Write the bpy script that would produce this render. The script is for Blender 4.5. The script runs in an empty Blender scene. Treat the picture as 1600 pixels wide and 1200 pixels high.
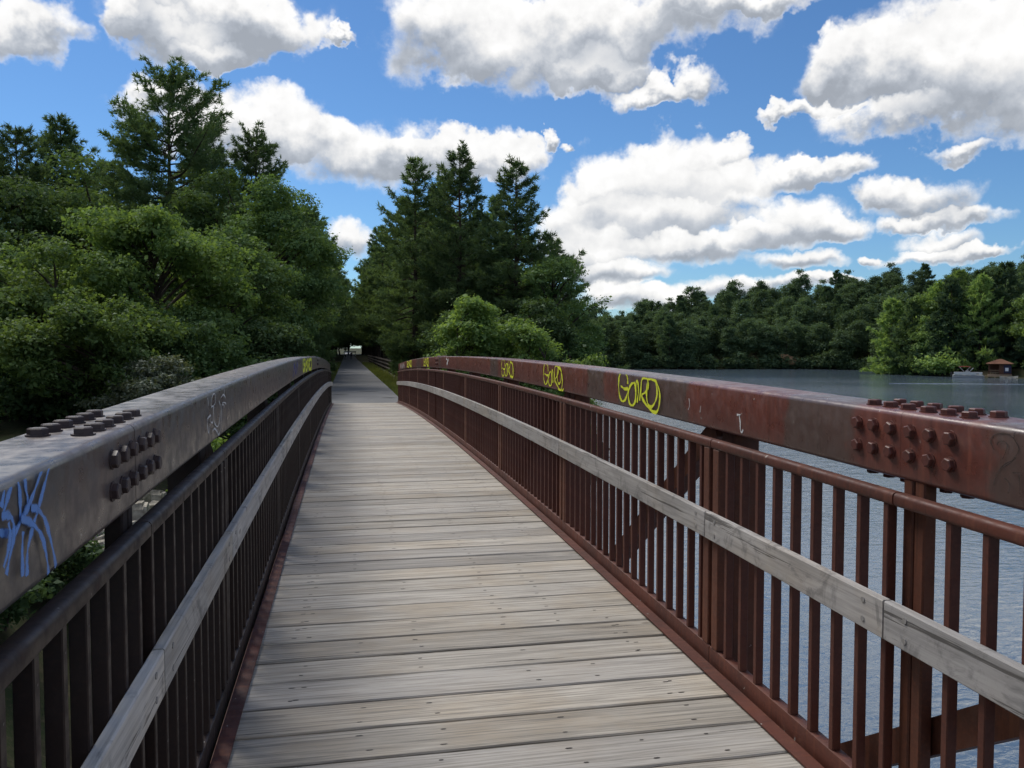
import bpy, bmesh, math, random
import numpy as np
from mathutils import Vector, Matrix

R = math.radians
scene = bpy.context.scene
COL = scene.collection

# ------------------------------------------------------------------ camera
# World: +Y runs along the bridge away from the viewer, +X to the right, z = 0 is the lake surface.
CAM = Vector((-0.68, 0.0, 6.5))
cam_data = bpy.data.cameras.new("camera")
cam_data.sensor_width = 36.0
cam_data.lens = 36.0 * 1290 / 1600
cam_data.clip_start = 0.05
cam_data.clip_end = 6000
cam = bpy.data.objects.new("camera", cam_data)
COL.objects.link(cam)
cam.location = CAM
cam.rotation_euler = (R(90 - 2.574), 0, R(-11.3))
scene.camera = cam

# ------------------------------------------------------------------ light, sky, exposure
SUN_AZ, SUN_EL = -30.0, 50.0
sd = Vector((math.sin(R(SUN_AZ)) * math.cos(R(SUN_EL)), math.cos(R(SUN_AZ)) * math.cos(R(SUN_EL)), math.sin(R(SUN_EL))))
sun_data = bpy.data.lights.new("sun", 'SUN')
sun_data.energy = 3.0
sun_data.angle = R(28)
sun_data.color = (1.0, 0.95, 0.87)
sun = bpy.data.objects.new("sun", sun_data)
COL.objects.link(sun)
sun.rotation_euler = sd.to_track_quat('Z', 'Y').to_euler()

scene.view_settings.view_transform = 'Standard'
scene.view_settings.look = 'None'
scene.view_settings.exposure = 0.15
scene.view_settings.gamma = 1.0
scene.view_settings.use_curve_mapping = False
scene.cycles.use_denoising = True
scene.cycles.max_bounces = 4
scene.cycles.diffuse_bounces = 3
scene.cycles.use_adaptive_sampling = True
scene.cycles.adaptive_threshold = 0.02
scene.cycles.transparent_max_bounces = 12
scene.cycles.caustics_reflective = False
scene.cycles.caustics_refractive = False
scene.cycles.sample_clamp_indirect = 6


class NT:
    """tiny node-tree helper"""
    def __init__(self, tree):
        self.t = tree; self.n = tree.nodes; self.l = tree.links

    def new(self, typ, **kw):
        nd = self.n.new(typ)
        for k, v in kw.items():
            setattr(nd, k, v)
        return nd

    def put(self, sock, v):
        if v is None:
            return
        if isinstance(v, bpy.types.NodeSocket):
            self.l.new(v, sock)
        else:
            if isinstance(v, tuple) and len(v) == 3 and sock.type == 'RGBA':
                v = v + (1,)
            sock.default_value = v

    def math(self, op, a, b=None, c=None, clamp=False):
        nd = self.new('ShaderNodeMath', operation=op, use_clamp=clamp)
        self.put(nd.inputs[0], a); self.put(nd.inputs[1], b); self.put(nd.inputs[2], c)
        return nd.outputs[0]

    def vec(self, op, a, b=None, c=None, scale=None):
        nd = self.new('ShaderNodeVectorMath', operation=op)
        self.put(nd.inputs[0], a); self.put(nd.inputs[1], b); self.put(nd.inputs[2], c)
        if scale is not None:
            self.put(nd.inputs['Scale'], scale)
        return nd.outputs['Value'] if op in ('DOT_PRODUCT', 'LENGTH', 'DISTANCE') else nd.outputs['Vector']

    def comb(self, x, y, z):
        nd = self.new('ShaderNodeCombineXYZ')
        self.put(nd.inputs[0], x); self.put(nd.inputs[1], y); self.put(nd.inputs[2], z)
        return nd.outputs[0]

    def sep(self, v):
        nd = self.new('ShaderNodeSeparateXYZ'); self.put(nd.inputs[0], v)
        return nd.outputs

    def noise(self, v, scale=5.0, detail=4.0, rough=0.5, dist=0.0):
        nd = self.new('ShaderNodeTexNoise')
        self.put(nd.inputs['Vector'], v)
        nd.inputs['Scale'].default_value = scale
        nd.inputs['Detail'].default_value = detail
        nd.inputs['Roughness'].default_value = rough
        nd.inputs['Distortion'].default_value = dist
        return nd.outputs['Fac'], nd.outputs['Color']

    def ramp(self, f, stops):
        nd = self.new('ShaderNodeValToRGB')
        cr = nd.color_ramp
        while len(cr.elements) < len(stops):
            cr.elements.new(0.5)
        for e, (p, c) in zip(cr.elements, stops):
            e.position = p
            e.color = (c, c, c, 1) if isinstance(c, (int, float)) else tuple(c) + (1,)
        self.put(nd.inputs[0], f)
        return nd.outputs[0]

    def mix(self, f, a, b, blend='MIX'):
        nd = self.new('ShaderNodeMix', data_type='RGBA', blend_type=blend)
        self.put(nd.inputs[0], f); self.put(nd.inputs[6], a); self.put(nd.inputs[7], b)
        return nd.outputs[2]

    def maprange(self, v, a, b, c=0.0, d=1.0, smooth=True):
        nd = self.new('ShaderNodeMapRange', interpolation_type='SMOOTHSTEP' if smooth else 'LINEAR')
        self.put(nd.inputs[0], v)
        for i, q in enumerate((a, b, c, d)):
            self.put(nd.inputs[i + 1], q)
        return nd.outputs[0]

    def bump(self, h, strength=0.3, dist=0.01):
        nd = self.new('ShaderNodeBump')
        nd.inputs['Strength'].default_value = strength
        nd.inputs['Distance'].default_value = dist
        self.put(nd.inputs['Height'], h)
        return nd.outputs[0]


# ---- world: Nishita sky with cumulus laid out by compass bearing and elevation
world = bpy.data.worlds.new("World")
scene.world = world
world.use_nodes = True
W = NT(world.node_tree)
W.n.clear()
SKY_STRENGTH = 0.1
CLOUD_GAIN = 9.2          # cloud radiance divided by the background strength
sky = W.new('ShaderNodeTexSky', sky_type='NISHITA', sun_disc=False)
sky.sun_elevation = R(SUN_EL)
sky.sun_rotation = R(SUN_AZ)
sky.altitude = 100
sky.air_density = 1.0
sky.dust_density = 0.1
sky.ozone_density = 3.0
geo = W.new('ShaderNodeTexCoord')
dirv = geo.outputs['Generated']
dx, dy, dz = W.sep(dirv)
_, warp_c = W.noise(dirv, 9.0, 2.0, 0.5)
_, warp_f = W.noise(dirv, 26.0, 4.0, 0.58)
az = W.math('MULTIPLY', W.math('ARCTAN2', dx, dy), 57.29578)
el = W.math('MULTIPLY', W.math('ARCSINE', dz), 57.29578)
p0 = W.comb(az, el, 0.0)
wv = W.vec('ADD', W.vec('MULTIPLY', W.vec('SUBTRACT', warp_c, (0.5, 0.5, 0.5)), (7.0, 3.6, 0.0)),
           W.vec('MULTIPLY', W.vec('SUBTRACT', warp_f, (0.5, 0.5, 0.5)), (4.6, 4.0, 0.0)))
pw = W.vec('ADD', p0, W.vec('SCALE', wv, scale=W.maprange(el, 2.0, 16.0, 0.36, 1.0)))
PUFFS = [(-18.7, 18.5, 3.1, 1.7), (-21.9, 18.0, 2.7, 2.0), (-8.4, 20.3, 6.9, 2.5), (-10.7, 18.4, 3.8, 1.4), (-5.6, 19.9, 4.2, 2.0), (-13.2, 19.7, 2.2, 1.4), (-9.2, 17.9, 1.9, 0.9), (-0.3, 20.1, 1.5, 0.4), (7.8, 20.7, 5.4, 3.0), (13.9, 19.9, 7.4, 3.0), (20.0, 21.0, 8.5, 2.3), (26.2, 21.5, 6.1, 1.0), (17.0, 18.1, 3.9, 1.6), (20.4, 16.5, 2.1, 0.9), (23.2, 17.1, 1.8, 1.1), (36.9, 17.6, 5.7, 3.2), (40.7, 16.7, 5.0, 4.0), (44.0, 15.5, 3.7, 3.7), (33.3, 17.5, 3.0, 2.0), (30.9, 15.1, 2.7, 0.6), (35.6, 14.1, 4.0, 1.4), (39.5, 12.1, 2.6, 0.6), (-11.5, 15.0, 4.3, 1.2), (-4.5, 14.3, 5.1, 2.0), (1.3, 13.0, 7.2, 2.2), (7.8, 13.0, 5.7, 1.5), (10.9, 13.0, 3.1, 1.7), (-8.1, 13.1, 4.7, 1.6), (14.3, 14.2, 0.9, 0.5), (16.0, 13.7, 0.8, 0.3), (23.8, 12.3, 3.1, 2.2), (19.4, 11.5, 4.3, 2.0), (17.0, 10.0, 2.7, 1.9), (28.4, 11.4, 4.4, 1.3), (31.9, 11.4, 3.3, 0.9), (22.2, 9.9, 6.3, 2.0), (20.0, 8.3, 6.0, 1.7), (25.5, 13.4, 1.6, 1.0), (30.0, 8.2, 4.3, 1.5), (33.1, 7.7, 2.1, 0.9), (27.4, 7.4, 2.6, 0.9), (37.8, 9.2, 3.3, 1.5), (36.0, 9.8, 1.8, 1.0), (39.6, 7.8, 2.6, 0.6), (37.2, 7.6, 2.0, 0.5), (23.5, 6.6, 5.0, 1.1), (17.0, 6.2, 3.5, 2.2), (18.8, 5.1, 3.9, 0.8), (30.4, 5.8, 3.5, 0.7), (18.3, 3.7, 3.7, 1.0), (21.8, 3.3, 2.6, 1.0), (25.6, 4.2, 2.9, 0.8), (29.7, 4.4, 3.2, 0.6), (32.8, 4.6, 2.3, 0.4), (38.9, 6.4, 2.3, 0.9), (38.6, 5.6, 3.7, 0.5), (35.1, 5.8, 0.7, 0.3), (41.2, 5.7, 1.7, 0.4), (0.6, 7.0, 1.8, 1.3), (14.8, 7.9, 2.2, 2.6)]
# three puffs are evaluated per vector node
waz, wel, _z = W.sep(pw)
v_az = W.comb(waz, waz, waz); v_el = W.comb(wel, wel, wel)
accv = None; accyv = None
while len(PUFFS) % 3:
    PUFFS.append((11.0, -60.0, 1.0, 1.0))
for k in range(0, len(PUFFS), 3):
    tri = [(ca, ce, ra * 1.10, re * (1.06 if ce < 7 else 1.16)) for ca, ce, ra, re in PUFFS[k:k + 3]]
    qx = W.vec('MULTIPLY_ADD', v_az, tuple(1 / p[2] for p in tri), tuple(-p[0] / p[2] for p in tri))
    qy = W.vec('MULTIPLY_ADD', v_el, tuple(1 / p[3] for p in tri), tuple(-p[1] / p[3] for p in tri))
    d = W.vec('MULTIPLY_ADD', qy, qy, W.vec('MULTIPLY', qx, qx))
    fi = W.vec('MAXIMUM', W.vec('SUBTRACT', (1.0, 1.0, 1.0), d), (0.0, 0.0, 0.0))
    accv = fi if accv is None else W.vec('ADD', accv, fi)
    accyv = W.vec('MULTIPLY', fi, qy) if accyv is None else W.vec('MULTIPLY_ADD', fi, qy, accyv)
acc = W.vec('DOT_PRODUCT', accv, (1.0, 1.0, 1.0))
accy = W.vec('DOT_PRODUCT', accyv, (1.0, 1.0, 1.0))
# the same kind of cumulus goes on round the rest of the sky
flat = W.vec('MULTIPLY', dirv, (1.0, 1.0, 2.4))
g1, _ = W.noise(flat, 3.1, 4.0, 0.55)
gen = W.maprange(g1, 0.46, 0.64, 0.0, 1.2)
off_az = W.math('ABSOLUTE', W.math('SUBTRACT', az, 11.5))
outside = W.math('MAXIMUM', W.maprange(off_az, 33.0, 42.0), W.maprange(el, 22.5, 28.0))
gen = W.math('MULTIPLY', gen, outside)
field = W.math('ADD', acc, gen)
n1, _ = W.noise(dirv, 21.0, 6.0, 0.6)
n2, _ = W.noise(W.vec('ADD', dirv, (-0.004, 0.0, 0.010)), 21.0, 2.0, 0.5)
edge = W.math('MULTIPLY_ADD', W.math('SUBTRACT', n1, 0.5), W.maprange(field, 0.0, 0.25, 0.0, 1.8), field)
dens = W.maprange(edge, 0.0, 0.80)
yv = W.math('DIVIDE', accy, W.math('MAXIMUM', acc, 0.05))
emb = W.math('MULTIPLY', W.math('SUBTRACT', n1, n2), 0.5)
m1, _ = W.noise(dirv, 7.0, 1.0, 0.5)
thick = W.maprange(W.math('MULTIPLY_ADD', W.math('SUBTRACT', n1, 0.5), 0.5, field), 0.10, 0.75)
base = W.maprange(W.math('MULTIPLY_ADD', W.math('SUBTRACT', m1, 0.5), 1.2, yv), 0.25, -0.50, 0.0, 1.0)
grey = W.math('MULTIPLY', thick, base)
shade = W.math('ADD', W.math('SUBTRACT', 1.0, W.math('MULTIPLY', grey, 0.56)), W.math('MULTIPLY', emb, W.maprange(thick, 0.0, 0.6, 0.25, 1.0)))
shade = W.math('MINIMUM', W.math('MAXIMUM', shade, 0.42), 1.10)
ccol = W.mix(W.maprange(shade, 0.42, 0.95), (0.88, 0.95, 1.06), (1.0, 0.99, 0.975))
cloud = W.vec('SCALE', ccol, scale=W.math('MULTIPLY', shade, CLOUD_GAIN))
blue = W.vec('MULTIPLY', sky.outputs[0], (0.54, 0.76, 0.96))
wcol = W.mix(W.math('MULTIPLY', dens, 0.97), blue, cloud)
bg = W.new('ShaderNodeBackground')
W.put(bg.inputs['Color'], wcol)
bg.inputs['Strength'].default_value = SKY_STRENGTH
wo = W.new('ShaderNodeOutputWorld')
W.l.new(bg.outputs[0], wo.inputs[0])
world.cycles.sampling_method = 'MANUAL'
world.cycles.sample_map_resolution = 512

# ------------------------------------------------------------------ materials
MATS = {}


def material(name):
    m = bpy.data.materials.new(name); m.use_nodes = True
    t = NT(m.node_tree); t.n.clear()
    out = t.new('ShaderNodeOutputMaterial')
    MATS[name] = m
    return m, t, out


def principled(t, out, color, rough=0.6, spec=0.5, normal=None, metallic=0.0):
    b = t.new('ShaderNodeBsdfPrincipled')
    t.put(b.inputs['Base Color'], color)
    t.put(b.inputs['Roughness'], rough)
    b.inputs['Specular IOR Level'].default_value = spec
    b.inputs['Metallic'].default_value = metallic
    if normal is not None:
        t.l.new(normal, b.inputs['Normal'])
    t.l.new(b.outputs[0], out.inputs[0])
    return b


def simple_mat(name, col, rough=0.6, spec=0.4, var=0.25, scale=6.0):
    m, t, out = material(name)
    tc = t.new('ShaderNodeTexCoord').outputs['Object']
    f, _ = t.noise(tc, scale, 5, 0.6)
    c2 = tuple(max(0, c * (1 - var)) for c in col)
    c3 = tuple(min(1, c * (1 + var)) for c in col)
    principled(t, out, t.mix(t.maprange(f, 0.3, 0.7), c2, c3), rough, spec)
    return m


def steel_mat(name, base, dark, patches=(), patch_col=(0.078, 0.062, 0.054), rough=0.33, streak=True, spec=0.4, rust=0.5):
    """weathered brown painted steel with rubbed-out patches at given places along Y"""
    m, t, out = material(name)
    tc = t.new('ShaderNodeTexCoord').outputs['Object']
    f1, _ = t.noise(tc, 2.2, 5, 0.6)
    f2, _ = t.noise(tc, 60.0, 4, 0.6)
    f3, _ = t.noise(t.vec('MULTIPLY', tc, (1, 14, 1.2)), 2.0, 4, 0.6)
    col = t.mix(t.maprange(f1, 0.32, 0.68), base, dark)
    if streak:
        col = t.mix(t.math('MULTIPLY', t.maprange(f3, 0.50, 0.72), 0.65), col, (base[0] * 1.5, base[1] * 1.6, base[2] * 1.4))
    col = t.mix(t.math('MULTIPLY', t.maprange(f2, 0.45, 0.75), 0.35), col, (base[0] * 1.7, base[1] * 1.55, base[2] * 1.4))
    f5, _ = t.noise(tc, 13.0, 5, 0.65)
    col = t.mix(t.math('MULTIPLY', t.maprange(f5, 0.6, 0.72), rust), col, (0.16, 0.062, 0.032))
    # dark runs, pale droppings and scuffs
    f6, _ = t.noise(t.vec('MULTIPLY', tc, (3, 30, 0.8)), 1.6, 4, 0.6)
    col = t.mix(t.math('MULTIPLY', t.maprange(f6, 0.58, 0.70), 0.55), col, (base[0] * 0.35, base[1] * 0.4, base[2] * 0.45))
    f7, _ = t.noise(tc, 24.0, 2, 0.5, 0.4)
    col = t.mix(t.math('MULTIPLY', t.maprange(f7, 0.735, 0.76), 0.6), col, (0.42, 0.40, 0.37))
    rg = t.maprange(f5, 0.35, 0.75, rough - 0.06, rough + 0.22)
    if patches:
        nz, nc = t.noise(tc, 9.0, 4, 0.6)
        yy = t.math('ADD', t.sep(tc)[1], t.math('MULTIPLY', t.math('SUBTRACT', nz, 0.5), 0.22))
        mask = None
        for a, b in patches:
            c = t.math('SUBTRACT', (b - a) / 2, t.math('ABSOLUTE', t.math('SUBTRACT', yy, (a + b) / 2)))
            c = t.maprange(c, -0.02, 0.05)
            mask = c if mask is None else t.math('MAXIMUM', mask, c)
        col = t.mix(t.math('MULTIPLY', mask, 0.72), col, patch_col)
    principled(t, out, col, rg, spec, t.bump(f2, 0.12, 0.002))
    return m


steel_mat('chord_right', (0.138, 0.042, 0.031), (0.104, 0.034, 0.026),
          patches=((6.25, 6.75), (4.62, 5.95), (2.97, 3.52), (1.2, 2.27), (10.95, 11.6), (17.9, 18.3), (22.9, 24.4), (-9, -3)), spec=0.75, rust=0.28)
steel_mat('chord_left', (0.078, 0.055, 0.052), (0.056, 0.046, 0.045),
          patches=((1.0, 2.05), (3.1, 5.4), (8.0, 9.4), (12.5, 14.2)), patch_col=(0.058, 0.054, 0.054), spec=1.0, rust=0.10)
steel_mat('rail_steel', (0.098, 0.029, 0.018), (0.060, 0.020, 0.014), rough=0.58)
steel_mat('rail_steel_dark', (0.032, 0.019, 0.016), (0.020, 0.014, 0.013), rough=0.5, spec=0.3, rust=0.1)  # left railing: its shade is put into the steel's colour
steel_mat('frame_steel_dark', (0.030, 0.019, 0.016), (0.020, 0.014, 0.013), rough=0.6, spec=0.25, rust=0.1)  # left posts and braces, darkened in colour to look shaded
steel_mat('frame_steel', (0.120, 0.039, 0.020), (0.068, 0.024, 0.015), rough=0.62)
steel_mat('bolt_steel', (0.115, 0.036, 0.028), (0.060, 0.024, 0.020), rough=0.5, streak=False)
steel_mat('bolt_dark', (0.055, 0.036, 0.036), (0.035, 0.026, 0.028), rough=0.5, streak=False)


def wood_mat(name, tint, along=0, contrast=1.0, dirt=0.0):
    """weathered timber, grain running along the given object axis"""
    m, t, out = material(name)
    tc = t.new('ShaderNodeTexCoord').outputs['Object']
    oi = t.new('ShaderNodeObjectInfo')
    rnd = oi.outputs['Random']
    off = t.comb(t.math('MULTIPLY', rnd, 173.0), t.math('MULTIPLY', rnd, 91.0), t.math('MULTIPLY', rnd, 37.0))
    v = t.vec('ADD', tc, off)
    st = [70.0, 70.0, 70.0]; st[along] = 1.7
    md = [14.0, 14.0, 14.0]; md[along] = 1.3
    g1, _ = t.noise(t.vec('MULTIPLY', v, tuple(st)), 1.0, 6, 0.65, 0.4)
    g2, _ = t.noise(t.vec('MULTIPLY', v, tuple(md)), 1.0, 5, 0.6, 0.8)
    g3, _ = t.noise(v, 1.6, 4, 0.6)
    ck = [24.0, 24.0, 24.0]; ck[along] = 0.6
    g4, _ = t.noise(t.vec('MULTIPLY', v, tuple(ck)), 1.0, 5, 0.7, 0.3)
    pale = tuple(c * 1.45 for c in tint)
    dk = tuple(c * 0.48 for c in tint)
    tan = (tint[0] * 1.10, tint[1] * 0.93, tint[2] * 0.70)
    col = t.mix(t.maprange(g2, 0.32, 0.68), tint, pale)
    col = t.mix(t.math('MULTIPLY', t.maprange(g3, 0.42, 0.68), 0.42), col, tan)
    gr = (sum(tint) / 3 * 0.84,) * 2 + (sum(tint) / 3 * 0.87,)
    col = t.mix(t.math('MULTIPLY', t.maprange(rnd, 0.35, 1.0), 0.38), col, gr)
    col = t.mix(t.math('MULTIPLY', t.maprange(g1, 0.40, 0.70), 0.55 * contrast), col, dk)
    crack = t.maprange(g4, 0.615, 0.66)
    col = t.mix(t.math('MULTIPLY', crack, 0.72), col, (0.035, 0.03, 0.026))
    # knots
    vs = [2.6, 2.6, 2.6]; vs[along] = 1.15
    vo = t.new('ShaderNodeTexVoronoi', feature='F1')
    t.put(vo.inputs['Vector'], t.vec('MULTIPLY', v, tuple(vs)))
    vo.inputs['Scale'].default_value = 1.0
    kd = t.math('ADD', vo.outputs['Distance'], t.math('MULTIPLY', t.math('SUBTRACT', g2, 0.5), 0.05))
    kn = t.maprange(kd, 0.055, 0.025)
    halo = t.math('MULTIPLY', t.maprange(kd, 0.16, 0.05), 0.45)
    col = t.mix(halo, col, pale)
    col = t.mix(t.math('MULTIPLY', kn, 0.7), col, (tint[0] * 0.35, tint[1] * 0.30, tint[2] * 0.27))
    wn = t.new('ShaderNodeTexWhiteNoise', noise_dimensions='1D'); t.put(wn.inputs['W'], t.math('MULTIPLY', rnd, 371.0))
    br = t.math('MULTIPLY_ADD', wn.outputs['Value'], 0.36, 0.78)
    col = t.vec('SCALE', col, scale=br)
    if dirt:
        d1, _ = t.noise(v, 5.0, 6, 0.7, 1.0)
        col = t.mix(t.math('MULTIPLY', t.maprange(d1, 0.52, 0.66), dirt), col, (0.06, 0.06, 0.065))
    h = t.math('SUBTRACT', t.math('MULTIPLY', g1, -0.6), t.math('MULTIPLY', crack, 1.2))
    principled(t, out, col, 0.72, 0.28, t.bump(h, 0.35, 0.003))
    return m


wood_mat('deck_wood', (0.342, 0.314, 0.272), 0, 1.55)
wood_mat('rub_wood', (0.30, 0.286, 0.276), 1, 0.8, dirt=0.45)
wood_mat('rub_wood_marked', (0.45, 0.43, 0.40), 1, 0.9, dirt=0.55)
wood_mat('fence_wood', (0.075, 0.06, 0.05), 1)
simple_mat('nail', (0.03, 0.024, 0.02), 0.6)
simple_mat('screw', (0.25, 0.24, 0.23), 0.4)


def spray_mat(name, col, alpha=0.95, soft=0.5):
    m, t, out = material(name)
    uv = t.new('ShaderNodeUVMap'); uv.uv_map = 'uv'
    u = t.sep(uv.outputs[0])[0]
    tc = t.new('ShaderNodeTexCoord').outputs['Object']
    n, _ = t.noise(tc, 260.0, 3, 0.6)
    n2, _ = t.noise(tc, 22.0, 3, 0.6)
    e = t.math('SUBTRACT', 1.0, t.math('ABSOLUTE', t.math('MULTIPLY_ADD', u, 2.0, -1.0)))
    e = t.math('ADD', e, t.math('MULTIPLY', t.math('SUBTRACT', n, 0.5), 0.5))
    a = t.math('MULTIPLY', t.maprange(e, 0.08, soft), t.maprange(n2, 0.2, 0.5, alpha * 0.7, alpha))
    b = t.new('ShaderNodeBsdfPrincipled')
    t.put(b.inputs['Base Color'], col); b.inputs['Roughness'].default_value = 0.55
    t.put(b.inputs['Alpha'], a)
    t.l.new(b.outputs[0], out.inputs[0])
    return m


spray_mat('spray_yellow', (0.74, 0.80, 0.035), 0.97, 0.42)
spray_mat('spray_blue', (0.13, 0.30, 0.70), 0.92, 0.62)
spray_mat('spray_violet', (0.10, 0.10, 0.36), 0.6)
spray_mat('spray_white', (0.72, 0.74, 0.75), 0.8, 0.4)
spray_mat('spray_black', (0.022, 0.020, 0.020), 0.6)


def leaf_mat(name, c1, c2, trans=0.30, gloss=0.06):
    m, t, out = material(name)
    g = t.new('ShaderNodeNewGeometry')
    oi = t.new('ShaderNodeObjectInfo')
    rnd = g.outputs['Random Per Island']
    tc = t.new('ShaderNodeTexCoord').outputs['Object']
    f, _ = t.noise(tc, 0.8, 3, 0.6)
    k = t.math('MULTIPLY_ADD', rnd, 0.50, t.math('MULTIPLY', t.maprange(f, 0.38, 0.62), 0.50))
    col = t.mix(k, c1, c2)
    col = t.vec('SCALE', col, scale=t.math('MULTIPLY_ADD', oi.outputs['Random'], 0.36, 0.82))
    d = t.new('ShaderNodeBsdfDiffuse'); t.put(d.inputs[0], col)
    tr = t.new('ShaderNodeBsdfTranslucent')
    t.put(tr.inputs[0], t.vec('MULTIPLY', col, (1.25, 1.2, 0.55)))
    gl = t.new('ShaderNodeBsdfGlossy'); gl.inputs['Roughness'].default_value = 0.45
    gl.inputs[0].default_value = (0.8, 0.85, 0.9, 1)
    m1 = t.new('ShaderNodeMixShader'); m1.inputs[0].default_value = trans
    t.l.new(d.outputs[0], m1.inputs[1]); t.l.new(tr.outputs[0], m1.inputs[2])
    m2 = t.new('ShaderNodeMixShader'); m2.inputs[0].default_value = gloss
    t.l.new(m1.outputs[0], m2.inputs[1]); t.l.new(gl.outputs[0], m2.inputs[2])
    t.l.new(m2.outputs[0], out.inputs[0])
    return m


leaf_mat('pine_needles', (0.078, 0.134, 0.062), (0.162, 0.238, 0.107), 0.32, 0.015)
leaf_mat('pine_needles_pale', (0.099, 0.160, 0.072), (0.179, 0.260, 0.115), 0.32, 0.015)
leaf_mat('oak_leaves', (0.091, 0.156, 0.052), (0.201, 0.292, 0.096), 0.40, 0.015)
leaf_mat('maple_leaves', (0.080, 0.143, 0.056), (0.167, 0.255, 0.094), 0.40, 0.015)
leaf_mat('dark_leaves', (0.059, 0.106, 0.047), (0.118, 0.182, 0.074), 0.34, 0.012)
leaf_mat('bright_leaves', (0.122, 0.208, 0.062), (0.252, 0.358, 0.114), 0.42, 0.015)
leaf_mat('willow_leaves', (0.110, 0.140, 0.089), (0.206, 0.236, 0.155), 0.28, 0.03)
leaf_mat('grass_blades', (0.091, 0.132, 0.035), (0.236, 0.251, 0.089), 0.30, 0.02)
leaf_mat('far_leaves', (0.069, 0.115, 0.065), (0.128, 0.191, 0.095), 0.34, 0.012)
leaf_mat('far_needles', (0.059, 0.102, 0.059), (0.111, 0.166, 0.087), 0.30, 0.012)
leaf_mat('point_leaves', (0.162, 0.258, 0.087), (0.308, 0.420, 0.152), 0.42, 0.015)  # sunlight on the point is put into this leaf colour
simple_mat('bark', (0.070, 0.055, 0.044), 0.9, 0.1, 0.4, 5.0)
simple_mat('bark_grey', (0.115, 0.100, 0.085), 0.9, 0.1, 0.4, 5.0)

# ground
m, t, out = material('ground_soil')
tc = t.new('ShaderNodeTexCoord').outputs['Object']
f, _ = t.noise(tc, 0.35, 6, 0.65)
f2, _ = t.noise(tc, 6.0, 5, 0.7)
col = t.mix(t.maprange(f, 0.35, 0.65), (0.050, 0.042, 0.028), (0.040, 0.058, 0.022))
col = t.mix(t.maprange(f2, 0.45, 0.7), col, (0.090, 0.075, 0.045))
principled(t, out, col, 0.95, 0.1, t.bump(f2, 0.6, 0.06))
# path
m, t, out = material('path_asphalt')
tc = t.new('ShaderNodeTexCoord').outputs['Object']
f, _ = t.noise(tc, 0.5, 5, 0.6)
f2, _ = t.noise(tc, 90.0, 3, 0.7)
f3, _ = t.noise(t.vec('MULTIPLY', tc, (0.2, 2.5, 1)), 0.8, 4, 0.6)
col = t.mix(t.maprange(f, 0.3, 0.7), (0.135, 0.137, 0.142), (0.185, 0.186, 0.188))
col = t.mix(t.math('MULTIPLY', t.maprange(f2, 0.4, 0.7), 0.4), col, (0.25, 0.248, 0.24))
col = t.mix(t.math('MULTIPLY', t.maprange(f3, 0.5, 0.75), 0.35), col, (0.15, 0.15, 0.15))
principled(t, out, col, 0.9, 0.2, t.bump(f2, 0.3, 0.004))
simple_mat('tar', (0.045, 0.045, 0.045), 0.8, 0.3)
simple_mat('concrete', (0.46, 0.44, 0.40), 0.85, 0.2, 0.15, 8)
simple_mat('stone', (0.34, 0.315, 0.27), 0.9, 0.2, 0.45, 4)
simple_mat('earth', (0.26, 0.165, 0.095), 0.95, 0.1, 0.35, 1.0)

# water
m, t, out = material('lake_water')
tc = t.new('ShaderNodeTexCoord').outputs['Object']
wr = t.vec('MULTIPLY', tc, (1.0, 1.7, 1.0))
a1, _ = t.noise(wr, 2.3, 4, 0.55, 0.6)
a2, _ = t.noise(wr, 0.45, 3, 0.5, 0.3)
a3, _ = t.noise(tc, 0.02, 3, 0.5)
hh = t.math('ADD', t.math('MULTIPLY', a1, 0.040), t.math('MULTIPLY', a2, 0.060))
hh = t.math('MULTIPLY', hh, t.maprange(a3, 0.35, 0.62, 0.45, 1.15))
bp = t.new('ShaderNodeBump'); bp.inputs['Strength'].default_value = 1.0; bp.inputs['Distance'].default_value = 1.0
t.put(bp.inputs['Height'], hh)
b = principled(t, out, (0.085, 0.118, 0.150), 0.09, 0.5, bp.outputs[0])
b.inputs['IOR'].default_value = 2.4
simple_mat('foam', (0.20, 0.24, 0.27), 0.6, 0.3, 0.3, 2.0)

for nm, c, rg in (('boat_white', (0.55, 0.55, 0.53), 0.4), ('boat_grey', (0.30, 0.31, 0.32), 0.35), ('canopy_red', (0.34, 0.055, 0.050), 0.8),
                  ('motor_black', (0.02, 0.02, 0.022), 0.4), ('roof_shingle', (0.20, 0.095, 0.060), 0.85), ('gazebo_wood', (0.105, 0.050, 0.030), 0.8),
                  ('dock_wood', (0.30, 0.22, 0.15), 0.85), ('tarp_navy', (0.020, 0.022, 0.055), 0.7), ('sign_white', (0.75, 0.75, 0.78), 0.5),
                  ('cloth_dark', (0.018, 0.018, 0.024), 0.9), ('cloth_navy', (0.025, 0.028, 0.045), 0.9), ('skin', (0.42, 0.26, 0.19), 0.6),
                  ('hair', (0.03, 0.02, 0.015), 0.7), ('gate_white', (0.80, 0.80, 0.78), 0.5)):
    simple_mat(nm, c, rg, 0.4, 0.10, 5.0)


# ------------------------------------------------------------------ object helpers
def link(o, parent=None):
    COL.objects.link(o)
    if parent is not None:
        o.parent = parent
    return o


def tag(o, label=None, cat=None, group=None, kind=None):
    if label: o['label'] = label
    if cat: o['category'] = cat
    if group: o['group'] = group
    if kind: o['kind'] = kind
    return o


def thing(name, label, cat, loc=(0, 0, 0), rz=0.0, group=None):
    o = bpy.data.objects.new(name, None)
    o.empty_display_size = 0.2
    o.location = loc; o.rotation_euler = (0, 0, rz)
    link(o)
    return tag(o, label, cat, group)


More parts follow.
